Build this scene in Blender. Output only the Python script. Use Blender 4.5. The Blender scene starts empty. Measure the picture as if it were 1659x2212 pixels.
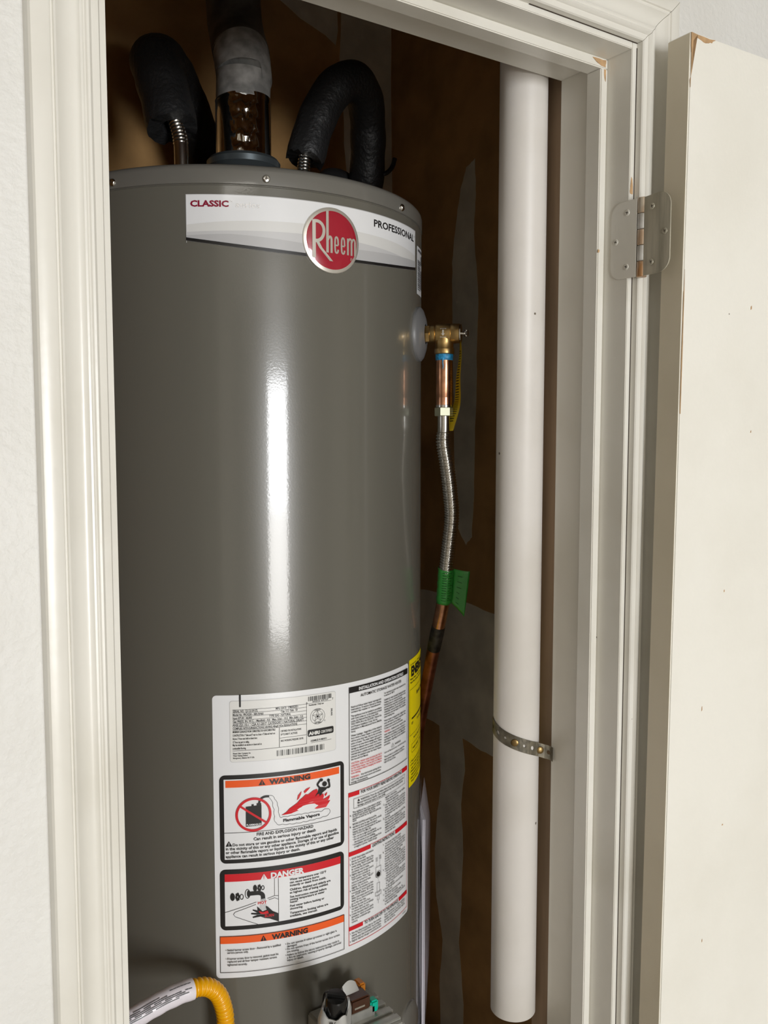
import bpy, bmesh, math, random
from mathutils import Vector, Matrix

random.seed(7)
PI = math.pi
C = bpy.context.scene.collection
SC = bpy.context.scene

# ------------------------------------------------------------------ camera
cam_d = bpy.data.cameras.new('camera'); cam = bpy.data.objects.new('camera', cam_d); C.objects.link(cam)
cam_d.sensor_fit = 'VERTICAL'; cam_d.sensor_height = 36.0; cam_d.lens = 36.0 * 1934.0 / 2212.0
cam_d.clip_start = 0.02
YAW, PITCH = 0.593, 0.0807
cam.location = (0.0, -0.7203, 1.601)
cam.rotation_euler = (PI / 2 - PITCH, 0, -YAW)
SC.camera = cam

# ------------------------------------------------------------------ view
SC.view_settings.view_transform = 'Standard'; SC.view_settings.look = 'None'
SC.view_settings.gamma = 1.0; SC.view_settings.use_curve_mapping = False
SC.view_settings.exposure = 0.0
SC.cycles.max_bounces = 10; SC.cycles.diffuse_bounces = 6; SC.cycles.transparent_max_bounces = 12
SC.cycles.use_denoising = True
SC.cycles.sample_clamp_indirect = 6.0

# ------------------------------------------------------------------ world (daylight outside the garage)
w = bpy.data.worlds.new('world'); SC.world = w; w.use_nodes = True
bg = w.node_tree.nodes['Background']; bg.inputs['Color'].default_value = (0.62, 0.78, 1.0, 1); bg.inputs['Strength'].default_value = 1.0

# ------------------------------------------------------------------ daylight entering by the open outside door
GY = -5.6                      # garage-door wall
def area(name, loc, rot, sx, sy, power, col):
    l = bpy.data.lights.new(name, 'AREA'); l.shape = 'RECTANGLE'; l.size = sx; l.size_y = sy
    l.energy = power; l.color = col
    o = bpy.data.objects.new(name, l); C.objects.link(o); o.location = loc; o.rotation_euler = rot
    return o
OX0, OX1, OZ = -0.58, 0.66, 2.12     # opening to the outside
area('daylight_sky', ((OX0 + OX1) / 2, GY + 0.02, 1.57), (PI / 2, 0, 0), OX1 - OX0 - 0.06, 1.0, 120, (0.98, 0.99, 1.0))
area('daylight_driveway', ((OX0 + OX1) / 2, GY + 0.02, 0.56), (PI / 2, 0, 0), OX1 - OX0 - 0.06, 1.0, 76, (1.0, 0.975, 0.93))
area('garage_ceiling_lamp', (-0.55, -1.9, 2.56), (0, 0, 0), 0.9, 0.3, 5.0, (1.0, 0.96, 0.88))

# ------------------------------------------------------------------ materials
def mat(name, col, rough=0.5, metal=0.0, noise=0.0, nscale=20.0, bump=0.0, bscale=60.0, coat=0.0, coat_rough=0.05,
        spec=0.5, col2=None, stretch=(1, 1, 1), trans=0.0, alpha=1.0, detail=4.0):
    m = bpy.data.materials.new(name); m.use_nodes = True
    nt = m.node_tree; b = nt.nodes['Principled BSDF']
    b.inputs['Base Color'].default_value = (*col, 1)
    b.inputs['Roughness'].default_value = rough; b.inputs['Metallic'].default_value = metal
    b.inputs['Coat Weight'].default_value = coat; b.inputs['Coat Roughness'].default_value = coat_rough
    b.inputs['Specular IOR Level'].default_value = spec
    b.inputs['Transmission Weight'].default_value = trans; b.inputs['Alpha'].default_value = alpha
    tc = nt.nodes.new('ShaderNodeTexCoord'); mp = nt.nodes.new('ShaderNodeMapping')
    mp.inputs['Scale'].default_value = stretch
    nt.links.new(tc.outputs['Object'], mp.inputs['Vector'])
    if noise > 0 or col2:
        n = nt.nodes.new('ShaderNodeTexNoise'); n.inputs['Scale'].default_value = nscale; n.inputs['Detail'].default_value = detail
        nt.links.new(mp.outputs['Vector'], n.inputs['Vector'])
        r = nt.nodes.new('ShaderNodeValToRGB'); nt.links.new(n.outputs['Fac'], r.inputs['Fac'])
        c2 = col2 if col2 else tuple(max(0, c * (1 - noise)) for c in col)
        c1 = col if col2 else tuple(min(1, c * (1 + noise * 0.5)) for c in col)
        r.color_ramp.elements[0].position = 0.35; r.color_ramp.elements[1].position = 0.65
        r.color_ramp.elements[0].color = (*c2, 1); r.color_ramp.elements[1].color = (*c1, 1)
        nt.links.new(r.outputs['Color'], b.inputs['Base Color'])
    if bump > 0:
        n2 = nt.nodes.new('ShaderNodeTexNoise'); n2.inputs['Scale'].default_value = bscale; n2.inputs['Detail'].default_value = 3
        nt.links.new(mp.outputs['Vector'], n2.inputs['Vector'])
        bp = nt.nodes.new('ShaderNodeBump'); bp.inputs['Strength'].default_value = bump; bp.inputs['Distance'].default_value = 0.002
        nt.links.new(n2.outputs['Fac'], bp.inputs['Height'])
        nt.links.new(bp.outputs['Normal'], b.inputs['Normal'])
        if coat > 0: nt.links.new(bp.outputs['Normal'], b.inputs['Coat Normal'])
    return m

def painted(name, col, rough, dirt, bump, bscale, speck=0.0, spec=0.5):
    """off-white paint with faint dirt clouds, tiny specks and roller texture"""
    m = mat(name, col, rough, spec=spec)
    nt = m.node_tree; b = nt.nodes['Principled BSDF']; tc = nt.nodes['Texture Coordinate']
    n = nt.nodes.new('ShaderNodeTexNoise'); n.inputs['Scale'].default_value = 7; n.inputs['Detail'].default_value = 6
    nt.links.new(tc.outputs['Object'], n.inputs['Vector'])
    r = nt.nodes.new('ShaderNodeValToRGB'); nt.links.new(n.outputs['Fac'], r.inputs['Fac'])
    r.color_ramp.elements[0].position = 0.28; r.color_ramp.elements[1].position = 0.55
    r.color_ramp.elements[0].color = (*[c * (1 - dirt * k) for c, k in zip(col, (1, 1.1, 1.35))], 1)
    r.color_ramp.elements[1].color = (*col, 1)
    out = r.outputs['Color']
    if speck > 0:
        v = nt.nodes.new('ShaderNodeTexVoronoi'); v.inputs['Scale'].default_value = 14
        nt.links.new(tc.outputs['Object'], v.inputs['Vector'])
        r2 = nt.nodes.new('ShaderNodeValToRGB'); nt.links.new(v.outputs['Distance'], r2.inputs['Fac'])
        r2.color_ramp.elements[0].position = speck; r2.color_ramp.elements[1].position = speck * 1.5
        r2.color_ramp.elements[0].color = (0.16, 0.12, 0.08, 1); r2.color_ramp.elements[1].color = (1, 1, 1, 1)
        mx = nt.nodes.new('ShaderNodeMix'); mx.data_type = 'RGBA'; mx.blend_type = 'MULTIPLY'; mx.inputs['Factor'].default_value = 1
        nt.links.new(out, mx.inputs['A']); nt.links.new(r2.outputs['Color'], mx.inputs['B']); out = mx.outputs['Result']
    nt.links.new(out, b.inputs['Base Color'])
    n2 = nt.nodes.new('ShaderNodeTexNoise'); n2.inputs['Scale'].default_value = bscale; n2.inputs['Detail'].default_value = 3
    nt.links.new(tc.outputs['Object'], n2.inputs['Vector'])
    bp = nt.nodes.new('ShaderNodeBump'); bp.inputs['Strength'].default_value = bump; bp.inputs['Distance'].default_value = 0.003
    nt.links.new(n2.outputs['Fac'], bp.inputs['Height']); nt.links.new(bp.outputs['Normal'], b.inputs['Normal'])
    return m

M = {}
M['wall'] = painted('wall_paint', (0.74, 0.735, 0.71), 0.5, 0.06, 0.5, 130)
M['garage'] = mat('garage_paint', (0.37, 0.34, 0.29), 0.7)
M['trim'] = painted('trim_paint', (0.765, 0.748, 0.69), 0.28, 0.10, 0.10, 45, 0.012)
M['door'] = painted('door_paint', (0.87, 0.855, 0.79), 0.42, 0.05, 0.08, 220, 0.013)
M['kraft'] = mat('brown_drywall_paper', (0.55, 0.32, 0.125), 0.85, noise=0.25, nscale=9, bump=0.15, bscale=300)
M['mud'] = mat('joint_compound', (0.80, 0.76, 0.65), 0.8, noise=0.18, nscale=14, bump=0.2, bscale=120)
M['stud'] = mat('stud_wood', (0.42, 0.30, 0.20), 0.7, noise=0.3, nscale=30, stretch=(1, 1, 0.08))
M['concrete'] = mat('concrete', (0.52, 0.49, 0.44), 0.6, noise=0.2, nscale=4)
M['barewood'] = mat('bare_wood', (0.52, 0.33, 0.17), 0.6, noise=0.2, nscale=80)
M['tank'] = mat('tank_grey_paint', (0.126, 0.120, 0.101), 0.27, bump=0.02, bscale=420, coat=0.55, coat_rough=0.07, spec=0.42)
M['tank2'] = mat('lid_grey_paint', (0.150, 0.144, 0.128), 0.36, bump=0.02, bscale=420, coat=0.7, coat_rough=0.08, spec=0.4)
M['label'] = mat('label_vinyl', (0.80, 0.81, 0.83), 0.32, coat=0.5, coat_rough=0.08)
M['plate'] = mat('plate_paper', (0.76, 0.76, 0.74), 0.35, coat=0.3, coat_rough=0.1)
M['ink'] = mat('black_ink', (0.012, 0.011, 0.011), 0.35)
M['inkgrey'] = mat('grey_ink', (0.10, 0.10, 0.11), 0.4)
M['redink'] = mat('red_ink', (0.62, 0.012, 0.022), 0.32)
M['orangeink'] = mat('orange_ink', (0.85, 0.11, 0.015), 0.32)
M['yellow'] = mat('yellow_label', (0.82, 0.66, 0.0), 0.4)
M['band1'] = mat('label_grey_a', (0.70, 0.70, 0.69), 0.32, coat=0.5, coat_rough=0.08)
M['band2'] = mat('label_grey_b', (0.57, 0.57, 0.58), 0.32, coat=0.5, coat_rough=0.08)
M['band3'] = mat('label_grey_c', (0.47, 0.47, 0.48), 0.32, coat=0.5, coat_rough=0.08)
M['badge_red'] = mat('badge_red', (0.36, 0.004, 0.022), 0.3, coat=0.6, coat_rough=0.05)
M['silver'] = mat('satin_silver', (0.74, 0.71, 0.65), 0.32, metal=0.75)
M['maroon'] = mat('maroon_ink', (0.25, 0.004, 0.03), 0.35)
M['foil_ink'] = mat('silver_ink', (0.62, 0.62, 0.63), 0.22, metal=0.6)
M['foam'] = mat('black_foam', (0.012, 0.012, 0.0125), 0.5, bump=0.9, bscale=160, spec=0.5)
M['galv'] = mat('galvanised_steel', (0.55, 0.55, 0.54), 0.45, metal=0.3, noise=0.4, nscale=45)
M['galvdark'] = mat('dark_steel', (0.17, 0.16, 0.15), 0.5, metal=0.6, noise=0.5, nscale=25)  # darker mottled steel for the upper flue pipe
M['collar'] = mat('collar_steel', (0.10, 0.12, 0.13), 0.35, metal=0.6)
M['foil'] = mat('foil_tape', (0.93, 0.92, 0.90), 0.07, metal=1.0)
M['steel'] = mat('stainless', (0.66, 0.64, 0.60), 0.20, metal=1.0)
M['chrome'] = mat('zinc_screw', (0.72, 0.71, 0.68), 0.16, metal=1.0)
M['brass'] = mat('brass', (0.66, 0.45, 0.19), 0.33, metal=1.0, noise=0.18, nscale=60)
M['copper'] = mat('copper', (0.78, 0.40, 0.24), 0.24, metal=1.0, noise=0.35, nscale=70)
M['oldcopper'] = mat('tarnished_copper', (0.40, 0.15, 0.085), 0.36, metal=0.9, noise=0.45, nscale=40)
M['solder'] = mat('solder_burn', (0.05, 0.045, 0.04), 0.5, metal=0.4, noise=0.6, nscale=120)
M['bluedope'] = mat('blue_thread_sealant', (0.02, 0.26, 0.52), 0.45, noise=0.6, nscale=170, bump=0.5, bscale=300)
M['nut'] = mat('zinc_nut', (0.70, 0.72, 0.55), 0.25, metal=0.9)
M['tagyellow'] = mat('tag_yellow', (0.50, 0.36, 0.01), 0.35)
M['green'] = mat('green_tag', (0.035, 0.30, 0.045), 0.35, coat=0.4)
M['greenprint'] = mat('dark_green_print', (0.008, 0.10, 0.015), 0.4)
M['pvc'] = painted('white_pvc', (0.71, 0.68, 0.645), 0.42, 0.10, 0.03, 40, 0.02)
M['strap'] = mat('strap_steel', (0.17, 0.15, 0.11), 0.5, metal=0.6, noise=0.5, nscale=70)
M['strapscrew'] = mat('brass_screw', (0.24, 0.16, 0.065), 0.35, metal=0.9)
M['hinge'] = mat('hinge_worn_paint', (0.55, 0.52, 0.42), 0.4, metal=0.25, col2=(0.34, 0.32, 0.25), nscale=30, stretch=(3, 3, 0.35))
M['hingebrass'] = mat('hinge_worn_brass', (0.60, 0.53, 0.43), 0.36, metal=0.5, col2=(0.40, 0.21, 0.09), nscale=45, stretch=(2, 2, 0.6))
M['hingesilver'] = mat('hinge_worn_silver', (0.62, 0.61, 0.58), 0.38, metal=0.4, col2=(0.42, 0.40, 0.36), nscale=60)
M['paintmetal'] = M['trim']
M['yhose'] = mat('yellow_coating', (0.86, 0.42, 0.0), 0.28, coat=0.4)
M['hoselabel'] = mat('hose_sleeve', (0.80, 0.76, 0.82), 0.35, coat=0.3)
M['valvegrey'] = mat('cast_aluminium', (0.50, 0.50, 0.47), 0.36, metal=0.7, noise=0.15, nscale=50)
M['valvesilver'] = mat('silver_bezel', (0.66, 0.67, 0.66), 0.30, metal=0.5)
M['blackplastic'] = mat('black_plastic', (0.008, 0.008, 0.008), 0.18)
M['brownplastic'] = mat('brown_plastic', (0.05, 0.018, 0.008), 0.25)
M['orangeplastic'] = mat('orange_plastic', (0.45, 0.15, 0.01), 0.3)
M['teal'] = mat('teal_plastic', (0.0, 0.42, 0.29), 0.3)
M['paper'] = mat('booklet_paper', (0.74, 0.72, 0.80), 0.6)
M['greyplastic'] = mat('grey_plastic', (0.135, 0.135, 0.138), 0.4)
M['gap'] = mat('dark_caulk', (0.05, 0.036, 0.024), 0.9)
mm = bpy.data.materials.new('clear_bag'); mm.use_nodes = True; M['bag'] = mm
nt = mm.node_tree; nt.nodes.clear()
o_ = nt.nodes.new('ShaderNodeOutputMaterial'); mx = nt.nodes.new('ShaderNodeMixShader'); tr = nt.nodes.new('ShaderNodeBsdfTransparent')
gl = nt.nodes.new('ShaderNodeBsdfPrincipled'); gl.inputs['Base Color'].default_value = (0.75, 0.72, 0.80, 1); gl.inputs['Roughness'].default_value = 0.12
mx.inputs[0].default_value = 0.22
nt.links.new(tr.outputs[0], mx.inputs[1]); nt.links.new(gl.outputs[0], mx.inputs[2]); nt.links.new(mx.outputs[0], o_.inputs['Surface'])

# ------------------------------------------------------------------ helpers
class MB:
    """collects vertices and faces, then links ONE mesh object"""
    def __init__(s): s.v = []; s.f = []
    def add(s, v, f):
        n = len(s.v); s.v += [tuple(p) for p in v]; s.f += [tuple(i + n for i in q) for q in f]; return s
    def box(s, x0, x1, y0, y1, z0, z1):
        v = [(x, y, z) for x in (x0, x1) for y in (y0, y1) for z in (z0, z1)]
        return s.add(v, [(0, 1, 3, 2), (4, 6, 7, 5), (0, 4, 5, 1), (2, 3, 7, 6), (0, 2, 6, 4), (1, 5, 7, 3)])
    def tube(s, pts, rad, n=16, caps=True):
        pts = [Vector(p) for p in pts]; k = len(pts)
        r = rad if isinstance(rad, (list, tuple)) else [rad] * k
        T = [((pts[min(i + 1, k - 1)] - pts[max(i - 1, 0)]).normalized()) for i in range(k)]
        a = Vector((0, 0, 1)) if abs(T[0].z) < 0.9 else Vector((1, 0, 0))
        u = T[0].cross(a).normalized(); V = []
        for i in range(k):
            u = (u - T[i] * u.dot(T[i])).normalized(); q = T[i].cross(u)
            for j in range(n):
                t = 2 * PI * j / n; V.append(pts[i] + (u * math.cos(t) + q * math.sin(t)) * r[i])
        F = [(i * n + j, i * n + (j + 1) % n, (i + 1) * n + (j + 1) % n, (i + 1) * n + j) for i in range(k - 1) for j in range(n)]
        if caps:
            F.append(tuple(range(n - 1, -1, -1))); F.append(tuple((k - 1) * n + j for j in range(n)))
        return s.add(V, F)
    def lathe(s, prof, org, axis=(0, 0, 1), n=32, caps=True):
        """prof: (radius, height) along the axis"""
        org = Vector(org); ax = Vector(axis).normalized()
        a = Vector((0, 0, 1)) if abs(ax.z) < 0.9 else Vector((1, 0, 0))
        u = ax.cross(a).normalized(); q = ax.cross(u); V = []; k = len(prof)
        for r, h in prof:
            for j in range(n):
                t = 2 * PI * j / n; V.append(org + ax * h + (u * math.cos(t) + q * math.sin(t)) * r)
        F = [(i * n + j, i * n + (j + 1) % n, (i + 1) * n + (j + 1) % n, (i + 1) * n + j) for i in range(k - 1) for j in range(n)]
        if caps:
            F.append(tuple(range(n - 1, -1, -1))); F.append(tuple((k - 1) * n + j for j in range(n)))
        return s.add(V, F)
    def build(s, name, m, parent=None, smooth=False, bevel=0.0, angle=35):
        me = bpy.data.meshes.new(name); me.from_pydata(s.v, [], s.f); me.update()
        bm = bmesh.new(); bm.from_mesh(me); bmesh.ops.recalc_face_normals(bm, faces=bm.faces)
        if bevel > 0:
            bmesh.ops.bevel(bm, geom=list(bm.edges), offset=bevel, segments=2, affect='EDGES', clamp_overlap=True)
        if smooth:
            for f in bm.faces: f.smooth = True
            for e in bm.edges:
                if len(e.link_faces) == 2 and e.calc_face_angle(0) > math.radians(angle): e.smooth = False
        bm.to_mesh(me); bm.free()
        o = bpy.data.objects.new(name, me); C.objects.link(o); me.materials.append(M[m] if isinstance(m, str) else m)
        if parent: o.parent = parent; o.matrix_parent_inverse = parent.matrix_world.inverted()
        return o

def tag(o, label, cat, kind=None, group=None):
    o['label'] = label; o['category'] = cat
    if kind: o['kind'] = kind
    if group: o['group'] = group
    return o
def thing(name, label, cat, loc=(0, 0, 0), kind=None):
    o = bpy.data.objects.new(name, None); C.objects.link(o); o.location = loc; o.empty_display_size = 0.05
    o.matrix_world = Matrix.Translation(Vector(loc))
    return tag(o, label, cat, kind)
def catmull(pts, per=10):
    P = [Vector(p) for p in pts]; P = [P[0] * 2 - P[1]] + P + [P[-1] * 2 - P[-2]]; out = []
    for i in range(1, len(P) - 2):
        a, b, c, d = P[i - 1:i + 3]
        for k in range(per):
            t = k / per
            out.append(0.5 * ((2 * b) + (c - a) * t + (2 * a - 5 * b + 4 * c - d) * t * t + (3 * b - a - 3 * c + d) * t ** 3))
    out.append(P[-2]); return out
def resample(pts, step):
    out = [pts[0].copy()]; acc = 0.0
    for a, b in zip(pts, pts[1:]):
        L = (b - a).length
        if L < 1e-9: continue
        d = step - acc
        while d <= L: out.append(a + (b - a) * (d / L)); d += step
        acc = L - (d - step)
    return out

# ------------------------------------------------------------------ geometry constants
XL, XJ, ZH, YB = 0.2249, 0.8267, 2.045, 0.1123   # opening: left jamb face, right jamb face, head, jamb depth
CX0, CX1, CYB, CZ = 0.10, 1.06, 0.822, 2.62      # closet inside
TX, TY, TR = 0.5695, 0.5013, 0.265               # tank

# ------------------------------------------------------------------ the setting
def struct(name, mb, m, label, cat):
    return tag(mb.build(name, m), label, cat, 'structure')
GX0, GX1 = -2.6, 3.4
struct('floor', MB().box(GX0, GX1, GY - 0.1, CYB + 0.1, -0.05, 0), 'concrete', 'grey concrete garage floor', 'floor')
struct('ceiling', MB().box(GX0, GX1, GY - 0.1, CYB + 0.1, CZ, CZ + 0.05), 'garage', 'pale painted garage ceiling', 'ceiling')
struct('wall_front', MB().box(GX0, XL - 0.018, 0, YB, 0, CZ).box(XJ + 0.018, GX1, 0, YB, 0, CZ).box(XL - 0.018, XJ + 0.018, 0, YB, ZH + 0.018, CZ),
       'wall', 'off-white textured wall around the closet opening', 'wall')
struct('wall_left', MB().box(GX0 - 0.05, GX0, GY - 0.1, 0, 0, CZ), 'garage', 'pale painted garage side wall on the latch side', 'wall')
struct('wall_right', MB().box(GX1, GX1 + 0.05, GY - 0.1, 0, 0, CZ), 'garage', 'pale painted garage side wall on the hinge side', 'wall')
struct('wall_back', MB().box(GX0, OX0, GY - 0.1, GY, 0, CZ).box(OX1, GX1, GY - 0.1, GY, 0, CZ).box(OX0, OX1, GY - 0.1, GY, OZ, CZ),
       'garage', 'pale garage wall with the open vehicle door', 'wall')

cb = struct('wall_closet_back', MB().box(CX0 - 0.03, CX1 + 0.03, CYB, CYB + 0.03, 0, CZ), 'kraft', 'brown unpainted drywall behind the tank', 'wall')
cl = struct('wall_closet_left', MB().box(CX0 - 0.03, CX0, YB, CYB, 0, CZ), 'kraft', 'brown unpainted drywall on the latch side of the closet', 'wall')
cr = struct('wall_closet_right', MB().box(CX1, CX1 + 0.03, YB, CYB, 0, CZ), 'kraft', 'brown unpainted drywall with grey taped joints beside the white pipe', 'wall')
struct('wall_closet_front', MB().box(CX0, XL - 0.018, YB, YB + 0.012, 0, CZ).box(XJ + 0.06, CX1, YB, YB + 0.012, 0, CZ)
       .box(XL - 0.018, XJ + 0.06, YB, YB + 0.012, ZH + 0.02, CZ), 'kraft', 'brown drywall on the closet side of the door wall', 'wall')

def rough_edge(p0, p1, n, amp):
    p0, p1 = Vector(p0), Vector(p1); d = p1 - p0; nrm = Vector((-d.y, d.x)).normalized(); off = 0; out = []
    for i in range(n):
        off = 0.6 * off + random.uniform(-amp, amp)
        out.append(tuple(p0 + d * (i / n) + nrm * off))
    return out
def mud(poly, plane, parent, th=0.0003):
    """poly: 2-D outline on the wall (wall coordinate, z) -> slightly proud joint compound"""
    from mathutils.geometry import tessellate_polygon
    def P(a, z, e): return (CX1 - e, a, z) if plane == 'x' else (a, CYB - e, z)
    n = len(poly); V = [P(a, z, th) for a, z in poly] + [P(a, z, -0.0001) for a, z in poly]
    F = [tuple(t) for t in tessellate_polygon([[Vector((a, z, 0)) for a, z in poly]])]
    want = Vector((-1, 0, 0)) if plane == 'x' else Vector((0, -1, 0)); out = []
    for t in F:
        a, b, c = (Vector(V[k]) for k in t)
        out.append(t if (b - a).cross(c - a).dot(want) > 0 else t[::-1])
    out += [(k, (k + 1) % n, n + (k + 1) % n, n + k) for k in range(n)]
    me = bpy.data.meshes.new('joint_compound'); me.from_pydata(V, [], out); me.update(); me.materials.append(M['mud'])
    o = bpy.data.objects.new('joint_compound', me); C.objects.link(o); o.parent = parent
    return o
def closed(pts, n=8, amp=0.003):
    out = []
    for a, b in zip(pts, pts[1:] + pts[:1]): out += rough_edge(a, b, n, amp)
    return out
# vertical taped joint, upper length
mud(closed([(0.560, 2.105), (0.585, 2.095), (0.602, 2.06), (0.614, 2.00), (0.623, 1.93), (0.624, 1.85), (0.620, 1.75), (0.616, 1.62), (0.612, 1.50),
            (0.606, 1.44), (0.578, 1.405), (0.560, 1.42), (0.556, 1.50), (0.554, 1.62), (0.550, 1.75), (0.549, 1.88), (0.560, 1.97), (0.556, 2.04)], 5, 0.0015), 'x', cr)
# horizontal taped joint
mud(closed([(CYB - 0.001, 1.310), (0.72, 1.302), (0.60, 1.296), (0.45, 1.284), (0.30, 1.27), (0.14, 1.26), (0.14, 1.00), (0.30, 1.008), (0.485, 1.022), (0.60, 1.030), (0.72, 1.043), (CYB - 0.001, 1.052)], 8, 0.002), 'x', cr)
# vertical joint, lower length
mud(closed([(0.655, 1.060), (0.590, 1.060), (0.575, 0.97), (0.586, 0.90), (0.578, 0.80), (0.584, 0.70), (0.589, 0.62), (0.574, 0.50), (0.58, 0.35), (0.645, 0.35), (0.650, 0.50), (0.642, 0.60), (0.664, 0.68), (0.668, 0.78),
            (0.660, 0.86), (0.650, 0.92), (0.655, 0.98)], 4, 0.0014), 'x', cr, 0.0004)
# corner tape and top joint on the back wall
mud(closed([(0.935, 2.50), (1.055, 2.50), (1.058, 2.20), (1.058, 1.60), (0.960, 1.60), (0.948, 1.90), (0.955, 2.10), (0.940, 2.30)], 5, 0.003), 'y', cb)
mud(closed([(0.80, 2.42), (0.93, 2.36), (0.935, 2.50), (0.70, 2.56), (0.62, 2.52)], 5, 0.004), 'y', cb)

# furring stud behind the hinge jamb
struct('trim_1', MB().box(XJ + 0.0125, XJ + 0.055, YB + 0.0005, YB + 0.042, 0, CZ), 'stud', 'brown wooden stud between white pipe and hinge jamb', 'stud')

# jambs with stops
YS, TS, WS = 0.0362, 0.0115, 0.0225
def jamb(name, mb, stop, label):
    o = tag(mb.build(name, 'trim', bevel=0.0008), label, 'door jamb', 'structure')
    return o, stop.build('door_stop', 'trim', o, bevel=0.0012)
jl, _ = jamb('trim_2', MB().box(XL - 0.018, XL, 0, YB, 0, ZH), MB().box(XL, XL + TS, YS, YS + WS, 0, ZH - TS), 'off-white latch-side door jamb beside the grey tank')
jr, sr = jamb('trim_3', MB().box(XJ, XJ + 0.018, 0, YB, 0, ZH + 0.018), MB().box(XJ - TS, XJ, YS, YS + WS, 0, ZH - TS + 0.0005), 'off-white hinge-side door jamb with stop, behind the hinge')
jh, sh_ = jamb('trim_4', MB().box(XL - 0.018, XJ, 0, YB, ZH, ZH + 0.018), MB().box(XL, XJ, YS, YS + WS, ZH - TS, ZH), 'off-white head jamb across the top of the closet opening')
def chip(poly, parent, ax, v, th=0.0004):
    """bare-wood paint chip: outline on a plane (ax = constant axis)"""
    bm = bmesh.new()
    def P(a, b, e):
        return (a, v - e, b) if ax == 'y' else (v - e, a, b) if ax == 'x' else (a, b, v + e)
    t = [bm.verts.new(P(a, b, th)) for a, b in poly]; q = [bm.verts.new(P(a, b, -th)) for a, b in poly]
    f = bm.faces.new(t); n = len(poly)
    for i in range(n): bm.faces.new((t[i], t[(i + 1) % n], q[(i + 1) % n], q[i]))
    bmesh.ops.triangulate(bm, faces=[f]); bmesh.ops.recalc_face_normals(bm, faces=bm.faces)
    me = bpy.data.meshes.new('paint_chip'); bm.to_mesh(me); bm.free(); me.materials.append(M['barewood'])
    o = bpy.data.objects.new('paint_chip', me); C.objects.link(o); o.parent = parent; return o
chip(closed([(XJ - 0.026, ZH - 0.002), (XJ - 0.003, ZH - 0.0015), (XJ - 0.004, ZH - 0.009), (XJ - 0.018, ZH - 0.0075), (XJ - 0.022, ZH - 0.0055)], 4, 0.0006), sh_, 'y', YS)
chip(closed([(XJ - 0.0065, ZH - 0.012), (XJ - 0.0035, ZH - 0.012), (XJ - 0.004, ZH - 0.026), (XJ - 0.006, ZH - 0.022)], 3, 0.0004), sr, 'y', YS)
chip(closed([(XJ - 0.0115, 1.822), (XJ - 0.009, 1.8225), (XJ - 0.0085, 1.8255), (XJ - 0.0110, 1.8258)], 2, 0.0002), sr, 'y', YS)
chip(closed([(XJ + 0.001, 1.884), (XJ + 0.0055, 1.884), (XJ + 0.0045, 1.897), (XJ + 0.003, 1.903), (XJ + 0.0015, 1.893)], 3, 0.0005), jr, 'y', 0.0)

# casings
PROF = [(0, 0), (0, .0085), (.0012, .0100), (.0068, .0104), (.0076, .0122), (.0094, .0138), (.0112, .0134), (.0124, .0122), (.0132, .0122), (.0146, .0130), (.0162, .0128),
        (.0176, .0113), (.0205, .0103), (.0245, .0103), (.0290, .0117), (.0325, .0140), (.0345, .0160), (.0362, .0164), (.0368, .0151), (.0382, .0151), (.0390, .0168), (.0405, .0174),
        (.0500, .0174), (.0526, .0168), (.0540, .0145), (.0540, 0)]
RV = 0.0074; CIL, CIR, CIZ = XL - RV, XJ + RV, ZH + RV
def casing(name, ends, label):
    mb = MB(); a = [ends(d, h, 0) for d, h in PROF]; b = [ends(d, h, 1) for d, h in PROF]; n = len(PROF)
    mb.add(a + b, [(i, i + 1, n + i + 1, n + i) for i in range(n - 1)] + [tuple(range(n)), tuple(range(2 * n - 1, n - 1, -1))])
    return tag(mb.build(name, 'trim', smooth=True, angle=28), label, 'door casing', 'structure')
casing('trim_5', lambda d, h, e: (CIL - d, -h, (CIZ + d) if e else 0), 'moulded off-white casing beside the grey tank, on the latch side')
casing('trim_6', lambda d, h, e: (CIR + d, -h, (CIZ + d - 0.0003) if e else 0), 'moulded off-white casing behind the open door, on the hinge side')
casing('trim_7', lambda d, h, e: ((CIR + d - 0.0003) if e else (CIL - d), -h, CIZ + d), 'moulded off-white casing across the top of the opening')
# dark caulk gap between casing and jamb on the hinge side
MB().box(CIR - 0.0005, CIR + 0.0001, -0.0009, -0.0001, 0, ZH + 0.002).build('caulk_gap', 'gap', jr)
MB().box(XJ - 0.16, CIR, -0.0012, -0.0001, CIZ - 0.0006, CIZ + 0.0001).build('caulk_gap', 'gap', jh)

# open door
DA = math.radians(2.6); DW, DT, DH = 0.596, 0.0325, 2.036
door = thing('door_1', 'white flat closet door swung wide open, worn bare at its top corner', 'door', (0.8305, -0.0325, 0.010), 'structure')
dm = MB().box(0, DW, -DT, 0, 0, DH - 0.001)
slab = dm.build('door_slab', 'door', bevel=0.0012); slab.parent = door
M['dooredge'] = painted('door_edge_paint', (0.70, 0.64, 0.51), 0.42, 0.08, 0.1, 60)
MB().box(-0.0004, 0.0002, -DT + 0.0013, -0.0013, 0.001, DH - 0.0025).build('door_edge', 'dooredge').parent = door
def dchip(poly, ax, v): 
    c = chip(poly, slab, ax, v); return c
dchip(closed([(0.0005, DH - 0.0015), (0.040, DH - 0.0015), (0.034, DH - 0.0055), (0.024, DH - 0.0085), (0.010, DH - 0.0055), (0.0035, DH - 0.010), (0.003, DH - 0.045), (0.0008, DH - 0.06)], 4, 0.0008), 'y', -DT)
dchip(closed([(0.0012, 1.62), (0.0018, 1.62), (0.0021, 1.70), (0.0016, 1.78), (0.0012, 1.74)], 6, 0.0002), 'y', -DT)
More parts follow.
